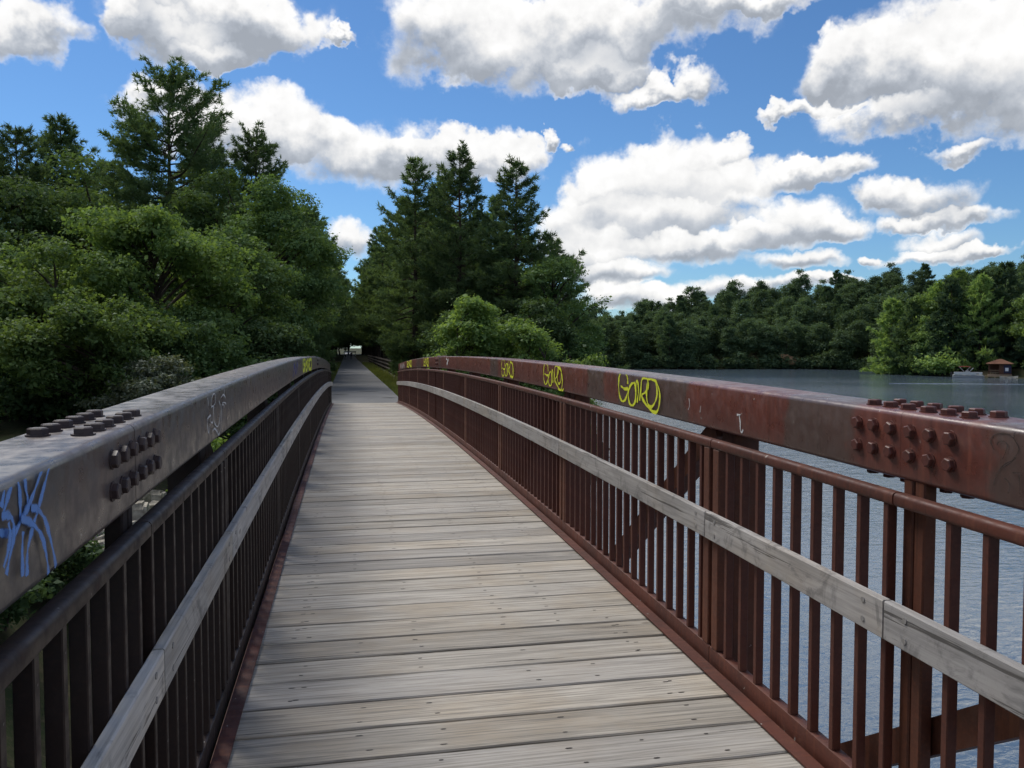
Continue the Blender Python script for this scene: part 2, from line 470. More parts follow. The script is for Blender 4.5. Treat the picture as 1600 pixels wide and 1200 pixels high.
def mesh_np(name, verts, faces, mat, smooth=False):
    """mesh from numpy arrays; faces is (n,k)"""
    me = bpy.data.meshes.new(name)
    verts = np.asarray(verts, np.float32); faces = np.asarray(faces, np.int32)
    n, k = faces.shape
    me.vertices.add(len(verts)); me.vertices.foreach_set('co', verts.ravel())
    me.loops.add(n * k); me.loops.foreach_set('vertex_index', faces.ravel())
    me.polygons.add(n)
    me.polygons.foreach_set('loop_start', np.arange(0, n * k, k, dtype=np.int32))
    me.polygons.foreach_set('loop_total', np.full(n, k, np.int32))
    if smooth:
        me.polygons.foreach_set('use_smooth', np.ones(n, bool))
    me.update(calc_edges=True)
    for mm in (mat if isinstance(mat, (list, tuple)) else [mat]):
        me.materials.append(MATS[mm])
    return me


def mesh_bm(name, bm, mat, smooth_angle=None, recalc=True):
    if recalc:
        bmesh.ops.recalc_face_normals(bm, faces=bm.faces)
    me = bpy.data.meshes.new(name)
    if smooth_angle is not None:
        for f in bm.faces:
            f.smooth = True
    bm.to_mesh(me); bm.free()
    if smooth_angle is not None:
        me.set_sharp_from_angle(angle=R(smooth_angle))
    for mm in (mat if isinstance(mat, (list, tuple)) else [mat]):
        me.materials.append(MATS[mm])
    return me


def obj(name, me, parent=None, loc=None, rot=None, scale=None):
    o = bpy.data.objects.new(name, me)
    if loc is not None: o.location = loc
    if rot is not None: o.rotation_euler = rot
    if scale is not None: o.scale = scale
    return link(o, parent)


def add_box(bm, x0, x1, y0, y1, z0, z1, bevel=0.0, mi=0):
    vs = [bm.verts.new((x, y, z)) for z in (z0, z1) for y in (y0, y1) for x in (x0, x1)]
    fs = []
    for q in ((0, 2, 3, 1), (4, 5, 7, 6), (0, 1, 5, 4), (2, 6, 7, 3), (0, 4, 6, 2), (1, 3, 7, 5)):
        f = bm.faces.new([vs[i] for i in q]); f.material_index = mi; fs.append(f)
    if bevel:
        es = list({e for f in fs for e in f.edges})
        bmesh.ops.bevel(bm, geom=es, offset=bevel, segments=1, affect='EDGES', profile=0.5)
    return vs


def box_mesh(name, dims, mat, bevel=0.0):
    """box centred in x,y with its base at z=0"""
    bm = bmesh.new()
    add_box(bm, -dims[0] / 2, dims[0] / 2, -dims[1] / 2, dims[1] / 2, 0, dims[2], bevel)
    return mesh_bm(name, bm, mat)


def add_tube(bm, pts, rad, seg=8, cap=True, mi=0):
    """tube through points; rad is a number or a list"""
    pts = [Vector(p) for p in pts]
    if not isinstance(rad, (list, tuple)):
        rad = [rad] * len(pts)
    rings = []
    for i, p in enumerate(pts):
        a = pts[max(0, i - 1)]; b = pts[min(len(pts) - 1, i + 1)]
        d = (b - a).normalized()
        u = d.cross(Vector((0, 0, 1)))
        if u.length < 1e-3: u = Vector((1, 0, 0))
        u.normalize(); v = d.cross(u)
        rings.append([bm.verts.new(p + (u * math.cos(2 * math.pi * k / seg) + v * math.sin(2 * math.pi * k / seg)) * rad[i]) for k in range(seg)])
    for r0, r1 in zip(rings, rings[1:]):
        for k in range(seg):
            f = bm.faces.new((r0[k], r0[(k + 1) % seg], r1[(k + 1) % seg], r1[k])); f.material_index = mi
    if cap:
        for r in (rings[0][::-1], rings[-1]):
            f = bm.faces.new(r); f.material_index = mi


# ------------------------------------------------------------------ bridge geometry
def deck_z(y):
    return 4.801 - 0.001085 * (y - 11.15) ** 2


Y0, Y1 = -10.6, 32.9
HALF = 1.20                 # half width of the plank deck


def path_z(y):
    return 4.255 - 0.56 * min(1.0, max(0.0, (y - 45) / 140.0))


def sweep(prof, ys, s=1, base=deck_z, closed=True):
    """sweep a closed (x,h) profile along the cambered deck line; x is the distance out from the bridge axis, s the side"""
    bm = bmesh.new()
    rings = [[bm.verts.new((s * x, y, base(y) + h)) for x, h in prof] for y in ys]
    n = len(prof)
    for a, b in zip(rings, rings[1:]):
        for k in range(n):
            bm.faces.new((a[k], a[(k + 1) % n], b[(k + 1) % n], b[k]))
    if closed:
        bm.faces.new(rings[0]); bm.faces.new(rings[-1])
    return bm


def rrect(x0, x1, h0, h1, r, seg=3):
    pts = []
    for cx, cy, a0 in ((x1 - r, h1 - r, 0), (x0 + r, h1 - r, 90), (x0 + r, h0 + r, 180), (x1 - r, h0 + r, 270)):
        for k in range(seg + 1):
            a = R(a0 + 90 * k / seg)
            pts.append((cx + r * math.cos(a), cy + r * math.sin(a)))
    return pts


def yrange(a, b, step=0.5):
    n = max(1, int(math.ceil((b - a) / step)))
    return [a + (b - a) * i / n for i in range(n + 1)]


bridge = thing('footbridge', 'arched footbridge with rust brown steel railings and grey plank deck over the lake', 'bridge', (0, 0, 0))

# ------------------------------------------------------------------ the setting: ground sheet, lake, path
LAND = [(-900, -400), (-30, -400), (-14, -22), (-5.0, -9), (-4.2, 4), (-3.6, 18), (-3.0, 29.6), (4, 30), (8, 33), (12, 40), (15.5, 50), (18, 62), (22, 82), (32, 122), (48, 170),
        (60, 215), (71, 238), (100, 226), (129, 223), (142, 206), (139, 192), (127, 176), (128, 160), (132, 152), (136, 147), (150, 120), (195, 80), (280, 60), (900, 40),
        (900, 1600), (-900, 1600)]


def signed_dist(X, Y, poly):
    inside = np.zeros(X.shape, bool); dmin = np.full(X.shape, 1e9)
    n = len(poly)
    for i in range(n):
        x0, y0 = poly[i]; x1, y1 = poly[(i + 1) % n]
        ex, ey = x1 - x0, y1 - y0
        tt = np.clip(((X - x0) * ex + (Y - y0) * ey) / (ex * ex + ey * ey), 0, 1)
        dmin = np.minimum(dmin, np.hypot(X - x0 - tt * ex, Y - y0 - tt * ey))
        c = ((y0 > Y) != (y1 > Y))
        with np.errstate(divide='ignore', invalid='ignore'):
            xi = (x1 - x0) * (Y - y0) / (y1 - y0 if y1 != y0 else 1e-9) + x0
        inside ^= c & (X < xi)
    return np.where(inside, dmin, -dmin)


def smooth01(v):
    v = np.clip(v, 0, 1)
    return v * v * (3 - 2 * v)


def ground_height(X, Y):
    X = np.asarray(X, float); Y = np.asarray(Y, float)
    d = signed_dist(X, Y, LAND)
    cap = np.where(X < -2, 2.3 + 1.6 * smooth01((Y - 19) / 10), 3.9)
    near = np.minimum(np.clip(d * 0.75, -3, 3.9), cap) + 0.25 * np.sin(X * 0.7) * np.sin(Y * 0.5) * (d > 3)
    # wooded hill across the lake
    far = smooth01((X - 45) / 45) * smooth01((Y - 90) / 60)
    hill = np.clip(d * 0.30, -3, 1.5) + (0.5 + 15.0 * smooth01((X - 72) / 75)) * smooth01((d - 3) / 70.0) + 5 * smooth01((X - 130) / 100) * smooth01((d - 10) / 70.0)
    h = np.where(d > 0, near * (1 - far) + hill * far, np.clip(d * 0.4, -3, 0))
    # the level bed of the trail
    pz = 4.255 - 0.56 * np.clip((Y - 45) / 140.0, 0, 1)
    w = smooth01((6.5 - np.abs(X)) / 3.0) * smooth01((Y - 30.5) / 2.0)
    h = h * (1 - w) + (pz - 0.05) * w
    # bank on the viewer's side
    nb = np.clip((-8.5 - Y) * 0.8, -3, 3.9)
    h = np.where(Y < 5, np.maximum(np.where(d > 0, h, -3), nb), h)
    return h


def gz(x, y):
    return float(ground_height(np.array([x]), np.array([y]))[0])


xs = np.unique(np.concatenate([np.linspace(-900, -60, 22), np.arange(-60, 30, 1.5), np.arange(30, 240, 5.0), np.linspace(240, 900, 20)]))
ys = np.unique(np.concatenate([np.linspace(-400, -16, 12), np.arange(-16, -5, 1.5), np.arange(-5, 20, 5.0), np.arange(20, 80, 1.25), np.arange(80, 340, 5.0), np.linspace(340, 1600, 22)]))
XX, YY = np.meshgrid(xs, ys)
ZZ = ground_height(XX, YY)
V = np.stack([XX.ravel(), YY.ravel(), ZZ.ravel()], 1)
nx, ny = len(xs), len(ys)
ii = (np.arange(ny - 1)[:, None] * nx + np.arange(nx - 1)[None, :]).ravel()
Fq = np.stack([ii, ii + 1, ii + nx + 1, ii + nx], 1)
tag(obj('ground', mesh_np('ground', V, Fq, 'ground_soil', True)), kind='structure')
V = np.array([(-900, -400, 0), (900, -400, 0), (900, 500, 0), (-900, 500, 0)], float)
tag(obj('lake', mesh_np('lake', V, [[0, 1, 2, 3]], 'lake_water')), kind='structure')

bm = bmesh.new()
prev = None
for y in [33.15, 36, 40, 45, 60, 80, 100, 130, 160, 185, 230, 300, 420]:
    row = [bm.verts.new((x, y, path_z(y) + zz)) for x, zz in ((-1.6, -0.03), (-1.57, 0.0), (0, 0.02), (1.57, 0.0), (1.6, -0.03))]
    if prev:
        for k in range(4):
            bm.faces.new((prev[k], prev[k + 1], row[k + 1], row[k]))
    prev = row
path = tag(obj('path', mesh_bm('path', bm, 'path_asphalt', 40)), kind='structure')

# dark patches lying on the path
rng = random.Random(4)
for (cx, cy, lx, ly) in ((-1.05, 39.5, 0.95, 0.20), (0.35, 41.8, 1.0, 0.18), (1.15, 36.6, 0.7, 0.22)):
    bm = bmesh.new()
    n = 14
    top = [bm.verts.new((cx + lx / 2 * math.cos(2 * math.pi * k / n) * (0.9 + 0.2 * rng.random()), cy + ly / 2 * math.sin(2 * math.pi * k / n) * (0.8 + 0.4 * rng.random()),
                         path_z(cy) + 0.026)) for k in range(n)]
    bm.faces.new(top)
    obj('tar_patch', mesh_bm('tar_patch', bm, 'tar', recalc=False), path)

# concrete abutments with the pale threshold at the deck's end
bm = bmesh.new(); add_box(bm, -2.4, 2.4, 32.93, 33.15, -1.0, 4.262, 0.01)
obj('threshold', mesh_bm('threshold', bm, 'concrete'), bridge)
bm = bmesh.new(); add_box(bm, -2.4, 2.4, -12.4, -10.66, -1.0, 4.28, 0.01)
obj('near_abutment', mesh_bm('near_abutment', bm, 'concrete'), bridge)

# ------------------------------------------------------------------ bridge: deck planks
PITCH = 0.2875
PLANKS = []
rng = random.Random(11)
for v in range(6):
    bm = bmesh.new()
    w = PITCH - 0.004 - 0.009 * rng.random()
    nseg = 10
    top = []
    rows = []
    for k in range(nseg + 1):
        x = -HALF - 0.03 + (2 * HALF + 0.06) * k / nseg
        j0 = (rng.random() - 0.5) * 0.006; j1 = (rng.random() - 0.5) * 0.006
        b = 0.006
        rows.append([bm.verts.new(p) for p in ((x, -w / 2 + j0, -0.075), (x, -w / 2 + j0, -b), (x, -w / 2 + b + j0, 0), (x, w / 2 - b + j1, 0.0), (x, w / 2 + j1, -b), (x, w / 2 + j1, -0.075))])
    for a, c in zip(rows, rows[1:]):
        for q in range(6):
            bm.faces.new((a[q], a[(q + 1) % 6], c[(q + 1) % 6], c[q]))
    bm.faces.new(rows[0]); bm.faces.new(rows[-1])
    bmesh.ops.recalc_face_normals(bm, faces=bm.faces)
    # nail heads, each with its dark stain, two on every stringer
    for sx in (-0.98, -0.93, -0.30, 0.28, 0.62, 0.93):
        if rng.random() < 0.15: continue
        for sy in (-0.075, 0.07):
            cx = sx + (rng.random() - 0.5) * 0.05; cy = sy + (rng.random() - 0.5) * 0.03
            rx = 0.011 + 0.009 * rng.random(); ry = 0.0045 + 0.002 * rng.random()
            f = bm.faces.new([bm.verts.new((cx + rx * math.cos(a * math.pi / 3), cy + ry * math.sin(a * math.pi / 3), 0.0012)) for a in range(6)])
            f.material_index = 1
    PLANKS.append(mesh_bm('plank', bm, ['deck_wood', 'nail'], recalc=False))
# planks stop at the threshold
rng = random.Random(5)
y = 4.086 - PITCH / 2 - PITCH * 51
n_pl = 0
while y < Y1 - 0.1:
    if y > Y0:
        s = math.atan(-2 * 0.001085 * (y - 11.15))
        obj('plank', PLANKS[rng.randrange(6)], bridge, (0, y, deck_z(y) + rng.uniform(-0.0025, 0.0025)),
            (s + rng.uniform(-0.004, 0.004), rng.uniform(-0.0006, 0.0006), (math.pi if rng.random() < 0.5 else 0) + rng.uniform(-0.0008, 0.0008)))
        n_pl += 1
    y += PITCH

# ------------------------------------------------------------------ bridge: trusses and railings
POSTS = [-8.6, -5.4, -2.2, 1.0, 4.2, 7.4, 10.6, 13.8, 17.0, 20.2, 23.4, 26.6, 29.8]
SPLICES = [2.69, 18.7]
CH_IN, CH_OUT, CH_B, CH_T = 1.318, 1.572, 1.287, 1.541
CH_MID = (CH_IN + CH_OUT) / 2


def hex_bolt_mesh(mat):
    """washer and hexagonal head, axis +Z, base at z=0"""
    bm = bmesh.new()
    add_tube(bm, [(0, 0, -0.004), (0, 0, 0.004)], 0.028, 12)
    r = [[bm.verts.new((q * math.cos(R(60 * k)), q * math.sin(R(60 * k)), z)) for k in range(6)] for q, z in ((0.024, 0.004), (0.024, 0.017), (0.020, 0.020))]
    for a, b in zip(r, r[1:]):
        for k in range(6):
            bm.faces.new((a[k], a[(k + 1) % 6], b[(k + 1) % 6], b[k]))
    bm.faces.new(r[-1])
    return mesh_bm('bolt', bm, mat)


BOLT = {1: hex_bolt_mesh('bolt_steel'), -1: hex_bolt_mesh('bolt_dark')}
SIDE_NAME = {1: 'right', -1: 'left'}
chords = {}
rng = random.Random(8)
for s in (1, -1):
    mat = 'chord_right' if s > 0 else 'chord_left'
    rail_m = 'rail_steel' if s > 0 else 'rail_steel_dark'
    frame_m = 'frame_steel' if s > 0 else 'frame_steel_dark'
    cuts = [Y0] + SPLICES + [Y1]
    for a, b in zip(cuts, cuts[1:]):
        bm = sweep(rrect(CH_IN, CH_OUT, CH_B, CH_T, 0.022), yrange(a + (0.0008 if s > 0 else 0.003), b - (0.0008 if s > 0 else 0.003)), s)
        c = obj('top_chord', mesh_bm('top_chord', bm, mat, 40), bridge)
        chords.setdefault(s, []).append(c)
    # bolted splices
    for k, ysp in enumerate(SPLICES):
        par = chords[s][k + 1] if k == 0 else chords[s][1]
        for dyy in (-0.257, -0.157, -0.055, 0.055, 0.157, 0.257):
            y = ysp + dyy
            zz = deck_z(y)
            for h in (1.383, 1.472):        # inner face
                bo = obj('bolt', BOLT[s], par, (s * CH_IN, y, zz + h)); bo.rotation_mode = 'ZYX'; bo.rotation_euler = (0, R(-90 * s), rng.random() * 6)
            for xx in (CH_IN + 0.07, CH_OUT - 0.07):
                obj('bolt', BOLT[s], par, (s * xx, y, zz + CH_T), (0, 0, rng.random() * 6), (1.12, 1.12, 1.1))
                obj('bolt', BOLT[s], par, (s * xx, y, zz + CH_B), (R(180), 0, rng.random() * 6))
    # bottom chord under the deck
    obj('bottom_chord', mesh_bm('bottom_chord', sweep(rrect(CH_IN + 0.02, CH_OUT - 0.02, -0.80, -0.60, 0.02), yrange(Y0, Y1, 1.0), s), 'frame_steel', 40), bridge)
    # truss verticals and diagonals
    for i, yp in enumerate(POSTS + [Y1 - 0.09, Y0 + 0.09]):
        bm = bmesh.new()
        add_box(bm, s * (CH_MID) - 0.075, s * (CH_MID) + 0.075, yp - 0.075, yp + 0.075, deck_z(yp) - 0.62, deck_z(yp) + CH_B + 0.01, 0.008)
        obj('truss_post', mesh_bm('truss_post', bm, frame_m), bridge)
    for ysp in SPLICES:
        for dyy in (-0.098, -0.036):
            bm = bmesh.new()
            add_box(bm, s * 1.352 - 0.026, s * 1.352 + 0.026, ysp + dyy - 0.027, ysp + dyy + 0.027, deck_z(ysp) - 0.62, deck_z(ysp) + CH_B + 0.01, 0.006)
            obj('splice_post', mesh_bm('splice_post', bm, frame_m), bridge)
    for a, b in zip(POSTS, POSTS[1:]):
        # rises towards the viewer's end
        p0 = Vector((s * CH_MID, b - 0.18, deck_z(b) - 0.60)); p1 = Vector((s * CH_MID, a + 0.22, deck_z(a) + CH_B))
        d = (p1 - p0).normalized(); nrm = Vector((1, 0, 0)).cross(d).normalized()
        bm = bmesh.new()
        for p in (p0, p1):
            for qx, qn in ((-0.05, -0.06), (0.05, -0.06), (0.05, 0.06), (-0.05, 0.06)):
                bm.verts.new(p + Vector((qx, 0, 0)) + nrm * qn)
        bm.verts.ensure_lookup_table()
        v = bm.verts
        for k in range(4):
            bm.faces.new((v[k], v[(k + 1) % 4], v[4 + (k + 1) % 4], v[4 + k]))
        bm.faces.new((v[0], v[1], v[2], v[3])); bm.faces.new((v[4], v[5], v[6], v[7]))
        obj('diagonal_brace', mesh_bm('diagonal_brace', bm, frame_m), bridge)
    # railing panels
    cuts = [Y0] + POSTS[:4] + [2.66] + POSTS[4:9] + [18.7] + POSTS[9:] + [Y1]
    for a, b in zip(cuts, cuts[1:]):
        yy = yrange(a + 0.004, b - 0.004, 0.5)
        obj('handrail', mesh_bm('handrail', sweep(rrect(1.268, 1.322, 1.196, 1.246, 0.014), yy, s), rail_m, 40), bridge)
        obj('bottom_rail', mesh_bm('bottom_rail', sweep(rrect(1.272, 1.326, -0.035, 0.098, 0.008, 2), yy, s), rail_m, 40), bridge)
        # timber rub rail
        rb = obj('rub_rail', mesh_bm('rub_rail', sweep(rrect(1.238, 1.276, 0.705, 0.850, 0.005, 1), yrange(a + 0.005, b - 0.005, 0.4), s), 'rub_wood' if s > 0 else 'rub_wood_marked', 30), bridge)
        for yy2 in (a + 0.12, b - 0.12):
            for h in (0.742, 0.815):
                bm = bmesh.new()
                add_tube(bm, [(0, 0, -0.004), (0, 0, 0.003)], 0.011, 8)
                obj('screw', mesh_bm('screw', bm, 'screw'), rb, (s * 1.238, yy2, deck_z(yy2) + h), (0, R(-90 * s), 0))
    # the steel angle that holds the plank ends
    obj('kerb_angle', mesh_bm('kerb_angle', sweep([(1.185, 0.010), (1.185, 0.018), (1.256, 0.018), (1.256, -0.12), (1.248, -0.12), (1.248, 0.010)], yrange(Y0, Y1, 0.6), s), 'rail_steel'), bridge)
    # end posts of the panels, two at each truss post
    ep = box_mesh('panel_post', (0.05, 0.075, 1.10), frame_m, 0.005)
    for yp in POSTS:
        for dyy in (-0.058, 0.058):
            y = yp + dyy
            obj('panel_post', ep, bridge, (s * 1.297, y, deck_z(y) + 0.097))
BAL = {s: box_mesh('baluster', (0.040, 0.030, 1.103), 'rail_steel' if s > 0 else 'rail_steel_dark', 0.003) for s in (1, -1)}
BP = 0.1636
far_bal = {1: [], -1: []}
for s in (1, -1):
    y = 3.53 - BP * 84
    cnt = 0
    while y < Y1 - 0.12:
        if y > Y0 + 0.1 and all(abs(y - p) > 0.10 for p in POSTS) and (s < 0 or all(abs(y - p) > 0.07 for p in (2.58, 18.64))):
            if y > 0.9 and cnt < 148:
                obj('baluster', BAL[s], bridge, (s * 1.297, y, deck_z(y) + 0.096)); cnt += 1
            else:
                far_bal[s].append(y)
        y += BP
for s in (1, -1):
    bm = bmesh.new()
    for y in far_bal[s]:
        z = deck_z(y) + 0.096
        add_box(bm, s * 1.297 - 0.020, s * 1.297 + 0.020, y - 0.015, y + 0.015, z, z + 1.103)
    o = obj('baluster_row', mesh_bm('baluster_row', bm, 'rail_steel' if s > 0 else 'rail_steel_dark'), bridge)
    o['kind'] = 'stuff'
# floor structure
for x in (-0.95, -0.3, 0.3, 0.95):
    obj('stringer', mesh_bm('stringer', sweep([(x - 0.04, -0.28), (x + 0.04, -0.28), (x + 0.04, -0.079), (x - 0.04, -0.079)], yrange(Y0, Y1, 1.5)), 'frame_steel'), bridge)
for yp in POSTS:
    bm = bmesh.new(); add_box(bm, -CH_IN - 0.02, CH_IN + 0.02, yp - 0.07, yp + 0.07, deck_z(yp) - 0.56, deck_z(yp) - 0.30)
    obj('floor_beam', mesh_bm('floor_beam', bm, 'frame_steel'), bridge)


# ------------------------------------------------------------------ graffiti: sprayed lines on the chord faces
def strokes_mesh(name, strokes, s, width, mat, lift0=0.0012):
    bm = bmesh.new()
    uvl = bm.loops.layers.uv.new('uv')
    lift = lift0
    for st in strokes:
        # resample with Catmull-Rom
        P = [Vector((a, b)) for a, b in st]
        pts = []
        for i in range(len(P) - 1):
            q0 = P[max(0, i - 1)]; q1 = P[i]; q2 = P[i + 1]; q3 = P[min(len(P) - 1, i + 2)]
            for k in range(5):
                u = k / 5
                pts.append(0.5 * ((2 * q1) + (q2 - q0) * u + (2 * q0 - 5 * q1 + 4 * q2 - q3) * u * u + (3 * q1 - q0 - 3 * q2 + q3) * u ** 3))
        pts.append(P[-1])
        prev = None
        for i, p in enumerate(pts):
            a = pts[max(0, i - 1)]; b = pts[min(len(pts) - 1, i + 1)]
            d = (b - a)
            if d.length < 1e-6: continue
            d.normalize(); nn = Vector((-d.y, d.x)) * width / 2 * (0.85 + 0.30 * math.sin(i * 0.55 + len(st)) + 0.12 * math.sin(i * 1.7))
            lift += 0.000025
            row = []
            for e in (-1, 1):
                q = p + nn * e
                h = min(max(q.y, CH_B + 0.004), CH_T - 0.012)
                row.append(bm.verts.new((s * (CH_IN - lift), q.x, deck_z(q.x) + h)))
            if prev:
                f = bm.faces.new((prev[0], prev[1], row[1], row[0]))
                for lp, uu in zip(f.loops, (0, 1, 1, 0)):
                    lp[uvl].uv = (uu, 0)
            prev = row
        lift += 0.0004
    return mesh_bm(name, bm, mat, recalc=False)


G = [[(5.705, 1.462), (5.714, 1.508), (5.757, 1.543), (5.828, 1.55), (5.886, 1.519), (5.909, 1.46), (5.899, 1.394), (5.868, 1.348), (5.816, 1.328), (5.753, 1.347), (5.712, 1.387), (5.693, 1.426), (5.769, 1.423), (5.855, 1.439)], [(5.55, 1.48), (5.617, 1.467), (5.671, 1.427), (5.684, 1.37), (5.655, 1.326), (5.601, 1.314), (5.548, 1.339), (5.53, 1.39), (5.542, 1.453), (5.55, 1.48)], [(5.529, 1.341), (5.523, 1.427), (5.516, 1.491), (5.48, 1.479), (5.471, 1.421), (5.495, 1.343)], [(5.444, 1.361), (5.42, 1.443), (5.404, 1.505), (5.347, 1.53), (5.291, 1.516), (5.273, 1.478), (5.321, 1.431), (5.402, 1.399), (5.331, 1.352), (5.234, 1.317), (5.14, 1.304), (5.084, 1.33)], [(5.274, 1.521), (5.297, 1.468), (5.303, 1.398), (5.27, 1.348), (5.211, 1.336), (5.142, 1.376), (5.109, 1.437), (5.133, 1.503), (5.215, 1.532), (5.274, 1.521)], [(5.215, 1.532), (5.122, 1.508), (5.064, 1.448), (5.062, 1.382), (5.095, 1.32), (5.152, 1.303), (5.234, 1.321)]]
B = [[(1.769, 1.546), (1.78, 1.506), (1.781, 1.476), (1.776, 1.447)], [(1.803, 1.549), (1.811, 1.508), (1.818, 1.477), (1.791, 1.457), (1.741, 1.439), (1.695, 1.446), (1.666, 1.457)], [(1.886, 1.555), (1.89, 1.53), (1.857, 1.5), (1.814, 1.469), (1.779, 1.451), (1.74, 1.431)], [(1.943, 1.546), (1.928, 1.521), (1.893, 1.484), (1.866, 1.453), (1.841, 1.432), (1.815, 1.403), (1.799, 1.377), (1.796, 1.335)], [(1.825, 1.466), (1.86, 1.456), (1.89, 1.435), (1.913, 1.406), (1.936, 1.364), (1.959, 1.308)], [(1.769, 1.457), (1.818, 1.438), (1.857, 1.413), (1.886, 1.381), (1.902, 1.342), (1.909, 1.306)], [(1.775, 1.43), (1.767, 1.396), (1.766, 1.343)], [(1.72, 1.548), (1.716, 1.529), (1.694, 1.503), (1.673, 1.479)], [(1.692, 1.543), (1.68, 1.519), (1.669, 1.5)], [(1.668, 1.484), (1.702, 1.478), (1.721, 1.46), (1.719, 1.43), (1.699, 1.4), (1.68, 1.371)], [(1.696, 1.466), (1.702, 1.44), (1.688, 1.411), (1.667, 1.389)], [(1.838, 1.567), (1.874, 1.559), (1.888, 1.548)], [(1.739, 1.562), (1.765, 1.559), (1.8, 1.551)]]
WT = [[(4.027, 1.518), (4.051, 1.501), (4.048, 1.478)], [(4.125, 1.473), (4.127, 1.495), (4.183, 1.521), (4.229, 1.524), (4.255, 1.505), (4.252, 1.479), (4.187, 1.467), (4.125, 1.468)], [(4.196, 1.464), (4.191, 1.421), (4.206, 1.386), (4.286, 1.355), (4.355, 1.364), (4.389, 1.402), (4.394, 1.45), (4.357, 1.478)], [(4.415, 1.46), (4.439, 1.404), (4.402, 1.341), (4.33, 1.309), (4.266, 1.344)], [(3.993, 1.424), (4.086, 1.431), (4.084, 1.404), (4.117, 1.392), (4.153, 1.402), (4.16, 1.464)], [(3.993, 1.427), (3.982, 1.393), (4.019, 1.356), (4.057, 1.396)], [(4.122, 1.352), (4.184, 1.357), (4.238, 1.339), (4.254, 1.32)], [(4.398, 1.49), (4.48, 1.5), (4.542, 1.484), (4.562, 1.47)], [(4.434, 1.452), (4.495, 1.444), (4.494, 1.429)], [(4.514, 1.525), (4.512, 1.504)], [(4.425, 1.461), (4.507, 1.457), (4.559, 1.445)]]
K = [[(2.241, 1.461), (2.256, 1.484), (2.243, 1.507), (2.212, 1.516), (2.178, 1.515), (2.155, 1.497), (2.144, 1.473), (2.166, 1.441), (2.199, 1.42), (2.225, 1.386), (2.238, 1.351)], [(2.228, 1.477), (2.222, 1.488), (2.198, 1.493), (2.187, 1.482), (2.193, 1.46), (2.204, 1.437)], [(2.13, 1.543), (2.156, 1.528), (2.162, 1.509)], [(2.205, 1.411), (2.179, 1.425), (2.15, 1.451)], [(2.161, 1.402), (2.126, 1.408)], [(2.176, 1.336), (2.17, 1.364), (2.191, 1.381)], [(2.135, 1.401), (2.13, 1.345)]]


def shift(st, y_from, y_to, ky=1.0, kh=1.0, dh=0.0):
    """the same hand writing the word again, never quite alike"""
    rg = random.Random(int(y_to * 100))
    sl = rg.uniform(-0.25, 0.25); bulge = rg.uniform(-0.25, 0.25)
    out = []
    for q in st:
        ja, jb = rg.uniform(-0.035, 0.035), rg.uniform(-0.022, 0.022); sc = rg.uniform(0.88, 1.15)
        ca = sum(a for a, b in q) / len(q); cb = sum(b for a, b in q) / len(q)
        out.append([(y_to + (ca + (a - ca) * sc + ja + sl * (b - 1.425) + bulge * (b - 1.425) * (a - 5.5) - y_from + rg.uniform(-0.006, 0.006)) * ky,
                     1.425 + (cb + (b - cb) * sc + jb + rg.uniform(-0.005, 0.005) - 1.425) * kh + dh) for a, b in q])
    return out


def graffiti(par, me, label):
    o = obj('graffiti', me, par)
    o['label'] = label
    return o


cr = chords[1]; cl = chords[-1]
graffiti(cr[1], strokes_mesh('graffiti', G, 1, 0.031, 'spray_yellow'), 'large yellow spray-painted scrawl reading GONRO')
graffiti(cr[1], strokes_mesh('graffiti', shift(G, 5.5, 7.92, 0.92, 0.92), 1, 0.027, 'spray_yellow'), 'second yellow spray-painted scrawl reading GONRO')
graffiti(cr[1], strokes_mesh('graffiti', shift(G, 5.5, 10.28, 0.95, 0.9), 1, 0.027, 'spray_yellow'), 'third yellow spray-painted scrawl reading GONRO')
graffiti(cr[2], strokes_mesh('graffiti', shift(G, 5.5, 21.3, 1.9, 0.95), 1, 0.045, 'spray_yellow'), 'far yellow spray-painted scrawl')
graffiti(cr[2], strokes_mesh('graffiti', shift(G, 5.5, 27.2, 2.7, 0.9), 1, 0.06, 'spray_yellow'), 'farthest yellow spray-painted scrawl')
graffiti(cr[2], strokes_mesh('graffiti', [[(31.6, 1.51), (31.3, 1.32)], [(30.8, 1.51), (30.5, 1.32)], [(29.9, 1.51), (29.6, 1.32)]], 1, 0.22, 'spray_white'), 'three white strokes at the far end of the rail')
graffiti(cr[1], strokes_mesh('graffiti', [[(3.97, 1.405), (3.955, 1.37), (3.95, 1.325), (3.935, 1.315), (3.92, 1.33)], [(3.99, 1.40), (3.95, 1.405)]], 1, 0.014, 'spray_white'), 'small white painted hook')
graffiti(cr[1], strokes_mesh('graffiti', [[(4.62, 1.37), (4.60, 1.40), (4.61, 1.44)], [(4.45, 1.37), (4.44, 1.41)]], 1, 0.008, 'spray_white'), 'faint pale scratches')
graffiti(cr[0], strokes_mesh('graffiti', K, 1, 0.006, 'spray_black'), 'faint black looping scribble')
graffiti(cr[1], strokes_mesh('graffiti', [[(16.9, 1.50), (16.6, 1.44), (16.8, 1.38)], [(16.5, 1.48), (16.7, 1.42)]], 1, 0.07, 'spray_white'), 'small white mark far along the rail')
graffiti(cl[0], strokes_mesh('graffiti', B, -1, 0.024, 'spray_blue'), 'blue spray-painted letters with long drips')
graffiti(cl[1], strokes_mesh('graffiti', WT, -1, 0.011, 'spray_white'), 'thin white spray-painted scribble')
graffiti(cl[1], strokes_mesh('graffiti', shift(G, 5.5, 13.9, -3.4, 0.95), -1, 0.10, 'spray_yellow'), 'yellow spray-painted letters far along the left rail')
